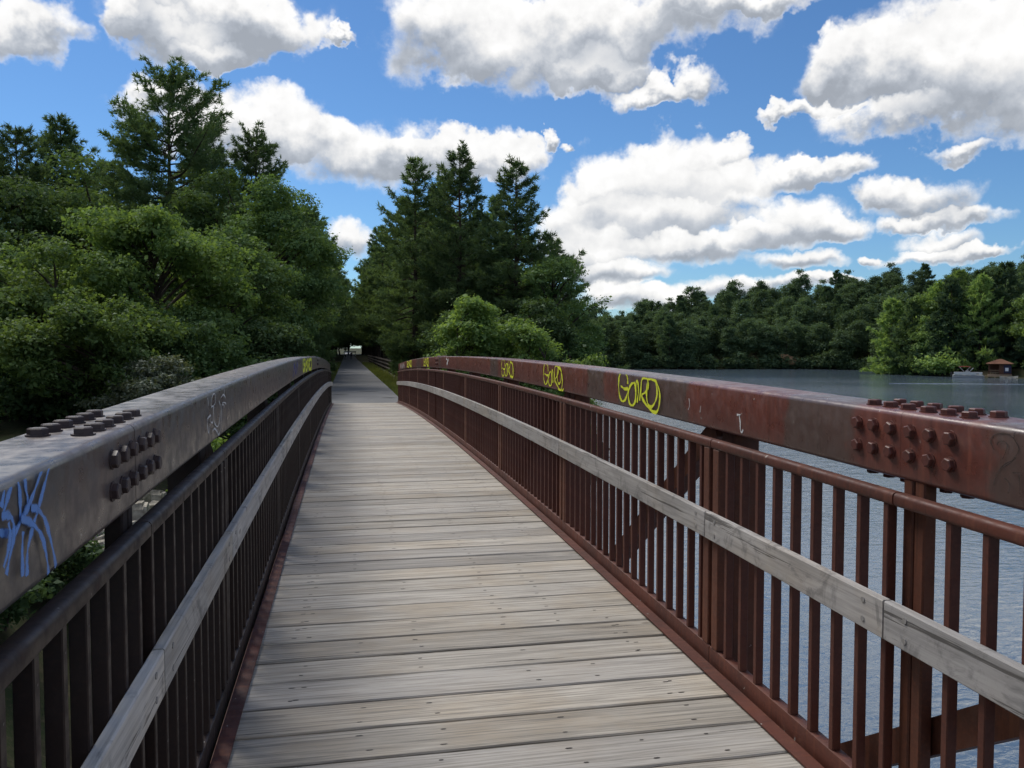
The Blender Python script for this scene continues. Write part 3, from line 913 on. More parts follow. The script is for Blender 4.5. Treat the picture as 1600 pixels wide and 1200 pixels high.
graffiti(cl[1], strokes_mesh('graffiti', [[(10.3, 1.33), (10.5, 1.48), (10.8, 1.36), (11.1, 1.5), (11.2, 1.34)]], -1, 0.10, 'spray_violet'), 'faded violet paint far along the left rail')


# ------------------------------------------------------------------ trees
def unit(v):
    return v / np.maximum(np.linalg.norm(v, axis=-1, keepdims=True), 1e-9)


def tubes_np(limbs, seg=6):
    VV = []; FF = []; off = 0
    for pts, rad in limbs:
        pts = np.asarray(pts, float); n = len(pts)
        d = unit(np.gradient(pts, axis=0))
        up = np.where(np.abs(d[:, 2:3]) > 0.9, np.array([[1.0, 0, 0]]), np.array([[0, 0, 1.0]]))
        u = unit(np.cross(d, up)); v = np.cross(d, u)
        a = np.arange(seg) * 2 * np.pi / seg
        ring = pts[:, None, :] + (u[:, None, :] * np.cos(a)[None, :, None] + v[:, None, :] * np.sin(a)[None, :, None]) * np.asarray(rad)[:, None, None]
        VV.append(ring.reshape(-1, 3))
        i = (np.arange(n - 1)[:, None] * seg + np.arange(seg)[None, :])
        j = (np.arange(n - 1)[:, None] * seg + (np.arange(seg)[None, :] + 1) % seg)
        FF.append(np.stack([i, j, j + seg, i + seg], -1).reshape(-1, 4) + off)
        off += n * seg
    return np.concatenate(VV), np.concatenate(FF)


def leaf_quads(c, nrm, size, g, aspect=0.62):
    """one kite-shaped leaf at every centre"""
    n = len(c)
    r = g.normal(size=(n, 3))
    u = unit(np.cross(nrm, r)); v = np.cross(nrm, u)
    L = size[:, None] * 0.5
    fold = nrm * L * 0.25
    P = np.stack([c - u * L, c + v * L * aspect + fold - u * L * 0.1, c + u * L, c - v * L * aspect + fold - u * L * 0.1], 1)
    return P.reshape(-1, 3), np.arange(4 * n).reshape(n, 4)


def build_pine(name, seed, H, Rc, base=0.15, needle=0.30, nw=0.062, blades=8, step=0.38, per=(4, 6), style='cone', leaf='pine_needles', twig=0.23, tuft=0.23, simple=False):
    g = np.random.default_rng(seed)
    tz = np.linspace(0, H, 14)
    sway = np.cumsum(g.normal(0, 0.035 * H / 14, size=(14, 2)), axis=0) * (tz / H)[:, None]
    trunk = np.column_stack([sway, tz])
    r0 = 0.013 * H + 0.06
    limbs = [(trunk, r0 * (1 - tz / H * 0.93))]
    TP = []; TD = []
    z = base * H
    while z < 0.985 * H:
        t = (z - base * H) / (H * (1 - base))
        nb = g.integers(per[0], per[1] + 1)
        a0 = g.random() * 6.28
        for k in range(nb):
            if style == 'open' and g.random() < 0.22: continue
            az_ = a0 + 6.283 * k / nb + g.normal(0, 0.35)
            if style == 'open':
                prof = (0.72 + 0.28 * math.sin(math.pi * min(1, t * 1.1))) * (1 - max(0, t - 0.80) * 2.4)
                elev = R(-2 + 60 * t ** 1.5) + g.normal(0, 0.12)
            else:
                prof = (1 - t) ** (0.62 if not simple else 0.7) * 0.95 + 0.05
                if t < 0.12: prof *= 0.75 + 2 * t
                elev = R(-6 + 44 * t ** 1.3) + g.normal(0, 0.12)
            L = Rc * prof * (g.uniform(0.5, 1.0) if g.random() < 0.8 else g.uniform(1.0, 1.28))
            if L < 0.25: L = 0.25
            sz = z + g.normal(0, 0.12)
            bx = np.array([np.interp(sz, tz, trunk[:, 0]), np.interp(sz, tz, trunk[:, 1]), sz])
            hd = np.array([math.cos(az_), math.sin(az_), 0])
            ns = 6
            s = np.linspace(0, 1, ns)
            curv = g.uniform(0.02, 0.22)
            pts = bx + hd * (L * s * math.cos(elev))[:, None] + np.array([0, 0, 1.0]) * (L * (s * math.sin(elev) + curv * s * s - 0.10 * np.sin(s * 3.1)))[:, None]
            pts[1:] += g.normal(0, 0.03 * L, size=(ns - 1, 3))
            br = max(0.012, 0.016 * L)
            limbs.append((pts, br * (1 - 0.8 * s) + 0.004))
            ntw = max(3, int(L / twig * (1 if simple else 2)))
            for q in range(ntw):
                sq = g.uniform(0.22, 1.0) ** 0.8
                p = np.array([np.interp(sq, s, pts[:, i]) for i in range(3)])
                side = 1 if q % 2 else -1
                aa = az_ + side * g.uniform(0.35, 1.15)
                tl = min(1.5, max(0.28, 0.42 * L * (1.15 - sq * 0.75))) * g.uniform(0.6, 1.1)
                td = np.array([math.cos(aa), math.sin(aa), g.normal(0.16, 0.16)])
                td /= np.linalg.norm(td)
                nt = max(2, int(tl / tuft))
                ss = np.linspace(0.25, 1.0, nt)
                TP.append(p + td * (tl * ss)[:, None]); TD.append(np.repeat(td[None], nt, 0))
            TP.append(pts[-2:]); TD.append(np.repeat(hd[None] * 0.8 + np.array([[0, 0, 0.5]]), 2, 0))
        z += step * g.uniform(0.75, 1.3) * (1.0 if style != 'open' else g.choice([0.7, 1.0, 1.9]))
    TP = np.concatenate(TP); TD = unit(np.concatenate(TD))
    P = np.repeat(TP, blades, 0); D = np.repeat(TD, blades, 0)
    n = len(P)
    D = unit(D * 0.75 + np.array([0, 0, 0.28]) + g.normal(0, 0.55, size=(n, 3)))
    P = P + g.normal(0, 0.035, size=(n, 3)) * needle / 0.26
    Ln = needle * g.uniform(0.7, 1.25, size=(n, 1))
    wv_ = unit(np.cross(D, g.normal(size=(n, 3)))) * nw * g.uniform(0.7, 1.3, size=(n, 1))
    Vv = np.stack([P - wv_ * 0.5, P + wv_ * 0.5, P + D * Ln], 1).reshape(-1, 3)
    Ff = np.arange(3 * n).reshape(n, 3)
    tv, tf = tubes_np(limbs if not simple else limbs[:1], 6 if not simple else 4)
    return mesh_np(name + '_trunk', tv, tf, 'bark', True), mesh_np(name + '_crown', Vv, Ff, leaf)


def build_broadleaf(name, seed, H, Rc, crown_base=0.25, leaf=0.15, nleaf=24000, mat='oak_leaves', lobes=26, flat=0.62, bark='bark', lobe_r=0.25, stems=1, simple=False):
    g = np.random.default_rng(seed)
    zc = H * (crown_base + 1) / 2; rz = H * (1 - crown_base) / 2
    # lobes: clumps of foliage carried by the limbs
    d = unit(g.normal(size=(lobes, 3)))
    rr = g.uniform(0.25, 1.08, size=(lobes, 1)) ** 0.5
    cen = d * rr * np.array([Rc, Rc, rz]) * 0.86 + np.array([0, 0, zc])
    lr = Rc * lobe_r * g.uniform(0.5, 1.35, size=lobes)
    # twig clusters near each lobe's surface
    per_cl = 14 if not simple else 5
    ncl = max(lobes, nleaf // per_cl)
    wgt = lr ** 2 / np.sum(lr ** 2)
    which = g.choice(lobes, size=ncl, p=wgt)
    dd = unit(g.normal(size=(ncl, 3)) + np.array([0, 0, 0.35]))
    rad = lr[which][:, None] * g.uniform(0.45, 1.12, size=(ncl, 1))
    cc = cen[which] + dd * rad * np.array([1.1, 1.1, flat])
    cr_ = g.uniform(0.10, 0.26, size=(ncl, 1)) * (leaf / 0.15)
    P = np.repeat(cc, per_cl, 0)
    n = len(P)
    P = P + g.normal(size=(n, 3)) * np.repeat(cr_, per_cl, 0) * np.array([1, 1, 0.55])
    nrm = unit(np.repeat(dd, per_cl, 0) * 0.55 + np.array([0, 0, 0.65]) + g.normal(0, 0.55, size=(n, 3)))
    Vv, Ff = leaf_quads(P, nrm, leaf * np.exp(g.normal(0, 0.33, size=n)), g)
    limbs = []
    for k in range(stems):
        base = np.array([g.normal(0, 0.12 * stems), g.normal(0, 0.12 * stems), 0]) if stems > 1 else np.zeros(3)
        topz = H * 0.80
        tz = np.linspace(0, 1, 9)
        lean = g.normal(0, 0.08 * H, size=2) if stems == 1 else g.normal(0, 0.35 * Rc, size=2)
        tr = base + np.column_stack([lean[0] * tz ** 1.5 + g.normal(0, 0.03, 9) * Rc, lean[1] * tz ** 1.5 + g.normal(0, 0.03, 9) * Rc, topz * tz])
        tr[0, :2] = base[:2]
        rb = (0.012 * H + 0.05) / math.sqrt(stems)
        limbs.append((tr, rb * (1 - 0.85 * tz)))
        if not simple:
            for c in cen[k::stems]:
                f0 = np.clip((c[2] - 0.32 * np.hypot(c[0], c[1]) - 0.1 * H) / topz, 0.12, 0.9)
                p0 = np.array([np.interp(f0, tz, tr[:, i]) for i in range(3)])
                s = np.linspace(0, 1, 6)[:, None]
                pts = p0 + (c - p0) * s + np.array([0, 0, 1.0]) * (np.sin(s * np.pi) * 0.08 * np.linalg.norm(c - p0)) + g.normal(0, 0.03, size=(6, 3)) * s
                limbs.append((pts, np.linspace(rb * 0.42, 0.012, 6)))
    tv, tf = tubes_np(limbs, 6 if not simple else 4)
    return mesh_np(name + '_trunk', tv, tf, bark, True), mesh_np(name + '_crown', Vv, Ff, mat)


def plant(name, meshes, loc, label, cat='tree', rz=0.0, sc=1.0, group=None, crown='crown', trunk='trunk'):
    o = thing(name, label, cat, loc, rz, group)
    if sc != 1.0: o.scale = (sc, sc, sc) if not isinstance(sc, tuple) else sc
    obj(trunk, meshes[0], o); obj(crown, meshes[1], o)
    return o


def spot(bearing, dist):
    """ground point at a compass bearing (degrees right of the bridge axis) and distance from the viewer's end"""
    x = CAM.x + dist * math.sin(R(bearing)); y = dist * math.cos(R(bearing))
    return x, y, gz(x, y) - 0.05


# --- pines left of the trail
def pine_at(b, dist, top, rc, seed, label, style='cone', base=0.12, rz=0.0, **kw):
    x, y, z = spot(b, dist)
    me = build_pine('pine', seed, top - z, rc, base, style=style, **kw)
    return plant('pine_tree', me, (x, y, z), label, rz=rz)


pine_at(-11.0, 62, 24.6, 4.5, 3, 'tallest pine with open upswept branches standing above the leafy trees left of the path', 'open', base=0.24, step=0.50, per=(4, 6), blades=9, needle=0.32, nw=0.065)
pine_at(-19.4, 60, 20.2, 4.4, 12, 'pine with a ragged top at the far left edge of the picture', base=0.15)
pine_at(-17.0, 66, 22.4, 4.8, 23, 'pine with a tufted tip between the far left pine and the tallest pine', base=0.15)
pine_at(-5.9, 64, 22.4, 5.2, 34, 'dense pointed pine just right of the tallest pine', base=0.10)
pine_at(-14.4, 72, 20.8, 5.4, 45, 'dark pine half hidden behind the tallest pine on its left', base=0.1)
pine_at(-8.4, 72, 22.6, 5.2, 56, 'dark pine half hidden behind the tallest pine on its right', base=0.1)
pine_at(-3.2, 58, 14.5, 3.0, 67, 'short dark pine at the left edge of the path beyond the bridge', base=0.03)
pine_at(-22.5, 58, 19.5, 4.2, 71, 'pine just beyond the left edge of the picture', base=0.15)
# --- pines right of the trail
pine_at(4.6, 58, 19.3, 3.7, 81, 'slim pine with a pale sparse tip nearest the path on its right side', base=0.09, leaf='pine_needles_pale', step=0.48)
pine_at(7.6, 56, 19.8, 4.3, 82, 'tallest and densest pine right of the path', base=0.03, step=0.46)
pine_at(11.6, 54, 18.4, 4.1, 83, 'pine with stepped open branches nearest the lake right of the path', 'cone', base=0.05, step=0.46)
pine_at(14.2, 57, 13.8, 4.2, 84, 'low spreading pine leaning out over the lake shore', 'cone', base=0.05)
pine_at(5.9, 66, 15.5, 3.9, 85, 'dark pine behind the gap of the two pines nearest the path', base=0.03)


def leafy_at(b, dist, top, rc, seed, label, name='leafy_tree', cat='tree', drop=0.0, **kw):
    x, y, z = spot(b, dist)
    me = build_broadleaf('leafy', seed, top - z, rc, **kw)
    return plant(name, me, (x, y, z), label, cat)


leafy_at(-12.0, 38, 12.7, 3.9, 101, 'broad light green leafy tree in the middle of the left bank', crown_base=0.05, nleaf=59800, leaf=0.146, mat='oak_leaves', lobes=69)
leafy_at(-18.6, 36, 10.5, 3.3, 102, 'rounded green leafy tree at the left edge behind the railing', crown_base=0.03, nleaf=46800, leaf=0.138, mat='oak_leaves', lobes=57)
leafy_at(-4.3, 49, 16.4, 3.5, 103, 'tall leafy tree with airy twigs overhanging the path from the left', crown_base=0.05, nleaf=44200, leaf=0.146, mat='maple_leaves', lobes=66, lobe_r=0.27)
leafy_at(-20.0, 49, 12.6, 4.4, 104, 'dark rounded tree below the two left pines', crown_base=0.05, nleaf=33800, leaf=0.172, mat='dark_leaves', lobes=54)
leafy_at(-7.9, 43, 12.6, 3.4, 105, 'mid green leafy tree below the dense pointed pine', crown_base=0.05, nleaf=46800, leaf=0.146, mat='maple_leaves', lobes=60)
leafy_at(-15.4, 31.5, 8.4, 2.7, 106, 'low leafy tree close to the bank in front of the broad light green tree', crown_base=0.02, nleaf=36400, leaf=0.120, mat='oak_leaves', lobes=51)
leafy_at(-9.6, 34.5, 8.3, 2.4, 107, 'small leafy tree right of the broad light green tree', crown_base=0.02, nleaf=31200, leaf=0.120, mat='maple_leaves', lobes=48)
leafy_at(-5.4, 38, 7.8, 2.0, 108, 'small dark tree beside the end of the left railing', crown_base=0.02, nleaf=23400, leaf=0.120, mat='dark_leaves', lobes=39)
leafy_at(-24.0, 40, 12.0, 4.0, 109, 'leafy tree just outside the left edge of the picture', crown_base=0.04, nleaf=31200, leaf=0.155, mat='maple_leaves', lobes=51)
leafy_at(-20.2, 56, 17.8, 4.6, 121, 'tall dark green leafy tree between the two pines at the far left', crown_base=0.05, nleaf=24000, leaf=0.19, mat='dark_leaves', lobes=56)
leafy_at(-15.6, 56, 18.2, 4.6, 122, 'tall green leafy tree filling the gap left of the tallest pine', crown_base=0.05, nleaf=24000, leaf=0.19, mat='maple_leaves', lobes=56)
leafy_at(-8.3, 55, 18.0, 4.4, 123, 'tall green leafy tree filling the gap right of the tallest pine', crown_base=0.05, nleaf=24000, leaf=0.19, mat='maple_leaves', lobes=56)
leafy_at(-12.4, 29.6, 6.2, 1.9, 110, 'grey green willowy shrub showing just above the left rail', 'willow_shrub', 'shrub', crown_base=0.05, nleaf=22100, leaf=0.086, mat='willow_leaves', lobes=45, stems=5, bark='bark_grey')
leafy_at(-8.6, 24.0, 4.35, 1.5, 111, 'bright green bush low on the bank seen through the gap under the left rail', 'bank_bush', 'shrub', crown_base=0.0, nleaf=14300, leaf=0.095, mat='bright_leaves', lobes=30, stems=4)
leafy_at(8.5, 36, 8.75, 1.7, 112, 'bright green sapling with loose upright twigs right of the path', 'sapling', 'tree', crown_base=0.08, nleaf=19500, leaf=0.129, mat='bright_leaves', lobes=51, lobe_r=0.26, stems=3)
leafy_at(12.0, 35.5, 8.35, 1.9, 113, 'light green drooping sapling above the right rail', 'sapling', 'tree', crown_base=0.08, nleaf=22100, leaf=0.129, mat='bright_leaves', lobes=48, stems=3)
leafy_at(15.9, 36.5, 7.1, 1.25, 114, 'yellowish low shrub at the right end of the saplings by the water', 'sapling', 'shrub', crown_base=0.05, nleaf=10400, leaf=0.112, mat='bright_leaves', lobes=33, stems=3)
leafy_at(14.9, 51, 13.0, 3.0, 115, 'leafy tree mixed into the lowest pine at the lake shore', crown_base=0.1, nleaf=23400, leaf=0.155, mat='maple_leaves', lobes=48, lobe_r=0.26)
leafy_at(8.6, 44, 8.8, 2.4, 116, 'dark undergrowth tree beside the fence right of the path', crown_base=0.02, nleaf=26000, leaf=0.129, mat='dark_leaves', lobes=42)
leafy_at(12.2, 43, 9.0, 2.6, 117, 'dark undergrowth tree behind the two saplings', crown_base=0.02, nleaf=26000, leaf=0.138, mat='dark_leaves', lobes=42)
leafy_at(15.0, 43, 7.2, 2.0, 118, 'dark bush behind the yellowish low shrub', 'dark_bush', 'shrub', crown_base=0.0, nleaf=18200, leaf=0.129, mat='dark_leaves', lobes=36)

# --- trees along the trail beyond, copies of a few of their kind
CP = [build_pine('corridor_pine', 200 + k, 17.0 + k, 4.2, 0.02, needle=0.46, nw=0.13, blades=7, step=0.62, twig=0.42, tuft=0.34) for k in range(3)]
CO = [build_pine('overhanging_pine', 205 + k, 20.0 + k, 5.4, 0.20, needle=0.5, nw=0.15, blades=7, step=0.62, twig=0.42, tuft=0.36) for k in range(2)]
CB = [build_broadleaf('corridor_leafy', 210 + k, 13.0 + k, 3.7, 0.03, leaf=0.30, nleaf=11000, mat=['dark_leaves', 'maple_leaves', 'dark_leaves'][k], lobes=32) for k in range(3)]
rng = random.Random(21)
for s in (-1, 1):
    y = 68.0
    while y < 330:
        for row in range(2):
            over = row == 0 and y > 100
            x = s * ((4.6 if over else 5.4) + row * 6.0 + rng.uniform(-0.5, 1.2) + ((2.6 if y < 125 else 0.8) if s > 0 else 0))
            yy = y + rng.uniform(-2, 2)
            pine = rng.random() < 0.6
            me = CP[rng.randrange(3)] if pine else CB[rng.randrange(3)]
            if over: me = CO[rng.randrange(2)]; pine = True
            sc = rng.uniform(0.8, 1.1) * (1.0 if y < 180 else 1.12)
            plant('pine_tree' if pine else 'leafy_tree', me, (x, yy, gz(x, yy) - 0.05),
                  ('pine' if pine else 'leafy tree') + (' in the dark row along the left side of the path' if s < 0 else ' in the dark row along the right side of the path'),
                  'tree', rng.uniform(0, 6.28), sc, 'trees lining the path beyond the bridge')
        y += rng.uniform(7.0, 9.5)
for k in range(9):
    x = -16 + k * 4 + rng.uniform(-1, 1); y = 288 + rng.uniform(-6, 6)
    plant('leafy_tree', CB[k % 3], (x, y, gz(x, y)), 'tree closing the far end of the straight path', 'tree', rng.uniform(0, 6), 1.45, 'trees closing the end of the path')
# --- more trees behind the left bank so that no ground shows between the trunks
for k in range(20):
    x = -6 - k * 2.6 + rng.uniform(-1, 1); y = 80 + rng.uniform(-4, 12)
    pine = k % 2 == 0
    plant('pine_tree' if pine else 'leafy_tree', (CP if pine else CB)[k % 3], (x, y, gz(x, y)), ('pine' if pine else 'leafy tree') + ' in the shaded wood behind the left bank', 'tree', rng.uniform(0, 6), rng.uniform(0.8, 1.0), 'wood behind the left bank')
# --- pines added out of view on the left to shade the bank under the rail
for x, y, sc in ((-13.5, 9.5, 1.15), (-14.5, 16.0, 1.2), (-12.5, 3.0, 1.1), (-17.0, 22.5, 1.15), (-18.5, 12.0, 1.2)):
    plant('pine_tree', CP[rng.randrange(3)], (x, y, gz(x, y) - 0.05), 'tall pine on the near left bank outside the picture', 'tree', rng.uniform(0, 6.28), sc, 'pines added to shade the near left bank')
# --- undergrowth
UB = [build_broadleaf('undergrowth', 230 + k, 2.6, 1.7, 0.0, leaf=0.16, nleaf=5200, mat=['dark_leaves', 'dark_leaves', 'maple_leaves'][k % 3], lobes=18, stems=3) for k in range(3)]
ub_spots = []
for k in range(16):
    ub_spots.append((-3.6 - rng.random() * 1.2, 35 + k * 3.2, 'left'))
for k in range(14):
    ub_spots.append((5.7 + rng.random() * 1.0, 36 + k * 3.2, 'right'))
for k in range(14):
    b = -24 + k * 1.4; x, y, z = spot(b, 31.5 + 4 * rng.random()); ub_spots.append((x, y, 'bank'))
for k in range(8):
    ub_spots.append((-4.3 - (k % 4) * 1.5 - rng.random() * 0.6, 14.4 + (k // 4) * 1.9 + rng.random() * 0.6, 'near'))
for x, y, w in ub_spots:
    plant('undergrowth_bush', UB[rng.randrange(2 if w == 'near' else 3)], (x, y, gz(x, y) - 0.05),
          {'left': 'shaded bush at the foot of the trees left of the path', 'right': 'shaded bush behind the fence right of the path', 'bank': 'bush at the foot of the trees on the left bank', 'near': 'dark bush on the near left bank below the railing'}[w],
          'shrub', rng.uniform(0, 6.28), rng.uniform(0.7, 1.15) * (0.64 if w == 'near' else 1.0), {'left': 'bushes left of the path', 'right': 'bushes behind the fence', 'bank': 'bushes along the left bank', 'near': 'bushes below the left railing'}[w], crown='foliage', trunk='stem')

# --- wooded hill across the lake
FP = [build_pine('far_pine', 300 + k, 12.5 + 1.2 * k, 5.2, 0.02, needle=0.7, nw=0.28, blades=7, step=0.75, per=(5, 7), twig=0.6, tuft=0.48, leaf='far_needles', simple=True) for k in range(3)]
FB = [build_broadleaf('far_leafy', 310 + k, 14 + k, 4.0, 0.03, leaf=0.42, nleaf=9500, mat='far_leaves', lobes=46, lobe_r=0.30, simple=True) for k in range(4)]
PP = [build_pine('point_pine', 320 + k, 18 + 2 * k, 6.4, 0.02, needle=0.8, nw=0.30, blades=7, step=0.8, per=(5, 7), twig=0.7, tuft=0.5, leaf=['point_leaves', 'pine_needles_pale'][k % 2], simple=True) for k in range(2)]
PB = [build_broadleaf('point_leafy', 330 + k, 15 + 2 * k, 4.6, 0.02, leaf=0.40, nleaf=9500, mat=['point_leaves', 'bright_leaves'][k % 2], lobes=30, lobe_r=0.3, simple=True) for k in range(2)]


def one_mesh(name, pair):
    """trunk and crown in one mesh, for trees too far away to show parts"""
    bm = bmesh.new()
    for i, me in enumerate(pair):
        n0 = len(bm.faces)
        bm.from_mesh(me)
        bm.faces.ensure_lookup_table()
        for f in bm.faces[n0:]:
            f.material_index = i
    me = bpy.data.meshes.new(name)
    bm.to_mesh(me); bm.free()
    for p in pair:
        me.materials.append(p.materials[0])
    return me


FP = [one_mesh('far_pine', p) for p in FP]; FB = [one_mesh('far_leafy', p) for p in FB]
PPm = [one_mesh('point_pine', p) for p in PP]; PBm = [one_mesh('point_leafy', p) for p in PB]
rng = random.Random(77)
placed = []
tries = 0
while len(placed) < 285 and tries < 60000:
    tries += 1
    b = rng.uniform(14, 46); dist = rng.uniform(185, 345)
    x = CAM.x + dist * math.sin(R(b)); y = dist * math.cos(R(b))
    placed_ok = True
    for (px, py) in placed:
        if (px - x) ** 2 + (py - y) ** 2 < 4.3 ** 2:
            placed_ok = False; break
    if not placed_ok: continue
    d = float(signed_dist(np.array([x]), np.array([y]), LAND)[0])
    if d < 1.0 or d > 78: continue
    # keep the clearing with the boathouse free
    if (x - 134) ** 2 + (y - 151) ** 2 < 4.0 ** 2: continue
    placed.append((x, y))
    z = gz(x, y) - 0.1
    on_point = b > 35.0 and d < 26 and dist < 246
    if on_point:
        lit = rng.random() < 0.55  # these trees get paler leaf colours in place of stronger sunlight
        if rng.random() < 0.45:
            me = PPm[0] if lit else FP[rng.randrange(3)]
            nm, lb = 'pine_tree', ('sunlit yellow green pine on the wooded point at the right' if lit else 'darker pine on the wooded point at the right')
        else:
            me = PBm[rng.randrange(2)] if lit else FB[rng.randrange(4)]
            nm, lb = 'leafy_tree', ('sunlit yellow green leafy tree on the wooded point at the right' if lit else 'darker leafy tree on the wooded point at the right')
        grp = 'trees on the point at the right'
        sc = rng.uniform(0.8, 1.1)
    else:
        if rng.random() < 0.22:
            me = FP[rng.randrange(3)]; nm, lb = 'pine_tree', 'dark pine in the wood covering the hill across the lake'
        else:
            me = FB[rng.randrange(4)]; nm, lb = 'leafy_tree', 'dark leafy tree in the wood covering the hill across the lake'
        grp = 'trees on the hill across the lake'
        sc = rng.uniform(0.72, 1.05)
    tag(obj(nm, me, None, (x, y, z), (0, 0, rng.uniform(0, 6.28)), (sc, sc, sc * rng.uniform(0.9, 1.12))), lb, 'tree', grp)
# the taller trees that stand out on the point, front to back
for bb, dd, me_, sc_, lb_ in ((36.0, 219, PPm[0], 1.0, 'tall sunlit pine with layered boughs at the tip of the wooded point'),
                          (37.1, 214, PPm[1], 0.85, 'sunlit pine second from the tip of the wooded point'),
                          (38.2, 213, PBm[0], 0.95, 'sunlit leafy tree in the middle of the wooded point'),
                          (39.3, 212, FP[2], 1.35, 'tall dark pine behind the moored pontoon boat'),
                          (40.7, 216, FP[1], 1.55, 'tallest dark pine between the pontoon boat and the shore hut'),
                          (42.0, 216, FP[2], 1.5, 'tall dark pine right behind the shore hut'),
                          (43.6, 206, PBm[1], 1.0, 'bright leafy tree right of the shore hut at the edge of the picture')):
    x, y, z = spot(bb, dd)
    tag(obj('pine_tree' if me_ in FP + PPm else 'leafy_tree', me_, None, (x, y, z - 0.1), (0, 0, rng.uniform(0, 6)), (sc_,) * 3), lb_, 'tree', 'trees on the point at the right')
# shore bushes that hang over the waterline
rng = random.Random(78)
SB = [one_mesh('shore_bush', build_broadleaf('shore_bush', 340 + k, 4.2, 2.8, 0.0, leaf=0.5, nleaf=1500, mat=['far_leaves', 'far_leaves', 'point_leaves'][k], lobes=16, simple=True)) for k in range(3)]
shore = [(60, 215), (71, 238), (100, 226), (129, 223), (142, 206), (139, 192), (127, 176), (128, 160), (132, 152), (136, 147), (150, 120), (170, 102)]
for (xa, ya), (xb, yb) in zip(shore, shore[1:]):
    n = int(math.hypot(xb - xa, yb - ya) / 3.4)
    for k in range(n):
        u = (k + rng.random()) / n
        x = xa + (xb - xa) * u + rng.uniform(0, 1.2); y = ya + (yb - ya) * u + rng.uniform(0.3, 1.5)
        if (x - 133) ** 2 + (y - 151) ** 2 < 6.5 ** 2: continue
        on_point = xa > 125 and ya < 195
        me = SB[2] if on_point and rng.random() < 0.6 else SB[rng.randrange(2)]
        sc = rng.uniform(0.7, 1.2)
        tag(obj('shore_bush', me, None, (x, y, max(-0.2, gz(x, y) - 0.3)), (0, 0, rng.uniform(0, 6.28)), (sc,) * 3),
            ('bush hanging over the water on the wooded point at the right' if on_point else 'dark bush along the waterline of the far shore'), 'shrub',
            'bushes along the point' if on_point else 'bushes along the far shore')

# bare earth slip on the far bank
bm = bmesh.new()
bmesh.ops.create_icosphere(bm, subdivisions=3, radius=1.0)
rng = random.Random(3)
for v in bm.verts:
    v.co *= 1 + 0.25 * rng.random()
    v.co = Vector((v.co.x * 3.0, v.co.y * 0.6, v.co.z * 1.5 * (1 - 0.25 * v.co.x)))
tag(obj('bare_bank', mesh_bm('bare_bank', bm, 'earth', 60), None, (127.6, 223.4, 2.6), (R(-35), R(14), R(-20))), 'bare tan earth slope among the trees on the far shore', 'bank')

# ------------------------------------------------------------------ stone revetment on the left bank
rng = random.Random(15)
STONES = []
for k in range(5):
    bm = bmesh.new()
    add_box(bm, -0.55, 0.55, -0.42, 0.42, -0.32, 0.32)
    bmesh.ops.bevel(bm, geom=list(bm.edges), offset=0.14, segments=2, affect='EDGES')
    sx, sy = rng.uniform(-.35, .35), rng.uniform(-.3, .3)
    for v in bm.verts:
        v.co.x += sx * v.co.z + rng.uniform(-.06, .06); v.co.y += sy * v.co.x + rng.uniform(-.05, .05); v.co.z += rng.uniform(-.06, .06)
    STONES.append(mesh_bm('stone', bm, 'stone'))
rev = thing('stone_revetment', 'pale rough stones paving the left bank, seen through the gap under the left rail', 'stonework', (-7, 15, 0))
for i in range(9):
    for j in range(8):
        x = -3.6 - i * 0.72 + (0.35 if j % 2 else 0) + rng.uniform(-.06, .06)
        y = 18.4 + j * 0.92 + rng.uniform(-.06, .06)
        z = gz(x, y) + 0.02 + rng.uniform(-.05, .05)
        obj('stone', STONES[rng.randrange(5)], rev, (x + 7, y - 15, z), (rng.uniform(-.1, .1), rng.uniform(-.1, .1), math.pi / 2 + rng.uniform(-.15, .15)), (.82, .82, rng.uniform(.7, .9)))

# ------------------------------------------------------------------ grass verges
g = np.random.default_rng(9)
N = 26000
side = g.choice([-1, 1], N)
gx = side * (1.6 + np.abs(g.normal(0, 0.55, N)) * np.where(side > 0, 1.0, 0.8)); gy = 33.2 + 95 * g.random(N) ** 1.7
gzv = 4.255 - 0.56 * np.clip((gy - 45) / 140.0, 0, 1) - 0.05
hgt = g.uniform(0.06, 0.20, N) * (1 + (gy - 33) / 80)
a = g.random(N) * 6.283
wv2 = np.stack([np.cos(a), np.sin(a), np.zeros(N)], 1) * (0.012 + (gy - 33)[:, None] * 0.0004)
pb = np.stack([gx, gy, gzv], 1)
tip = pb + np.stack([g.normal(0, .05, N), g.normal(0, .05, N), hgt], 1)
Vv = np.stack([pb - wv2, pb + wv2, tip], 1).reshape(-1, 3)
tag(obj('grass', mesh_np('grass', Vv, np.arange(3 * N).reshape(N, 3), 'grass_blades')), 'yellow green grass verge along both sides of the path', 'grass', kind='stuff')

# ------------------------------------------------------------------ fence right of the path
fence = thing('rail_fence', 'dark wooden post and rail fence along the right side of the path', 'fence', (3.35, 34.2, path_z(34.2)))
pm = box_mesh('post', (0.13, 0.13, 1.32), 'fence_wood', 0.01)
rm = box_mesh('rail', (0.05, 2.42, 0.13), 'fence_wood', 0.006)
for k in range(52):
    y = k * 2.44
    dz = path_z(34.2 + y) - path_z(34.2) - 0.12
    obj('post', pm, fence, (0, y, dz))
    for h in (0.35, 0.75, 1.12):
        obj('rail', rm, fence, (-0.075, y + 1.22, dz + h))

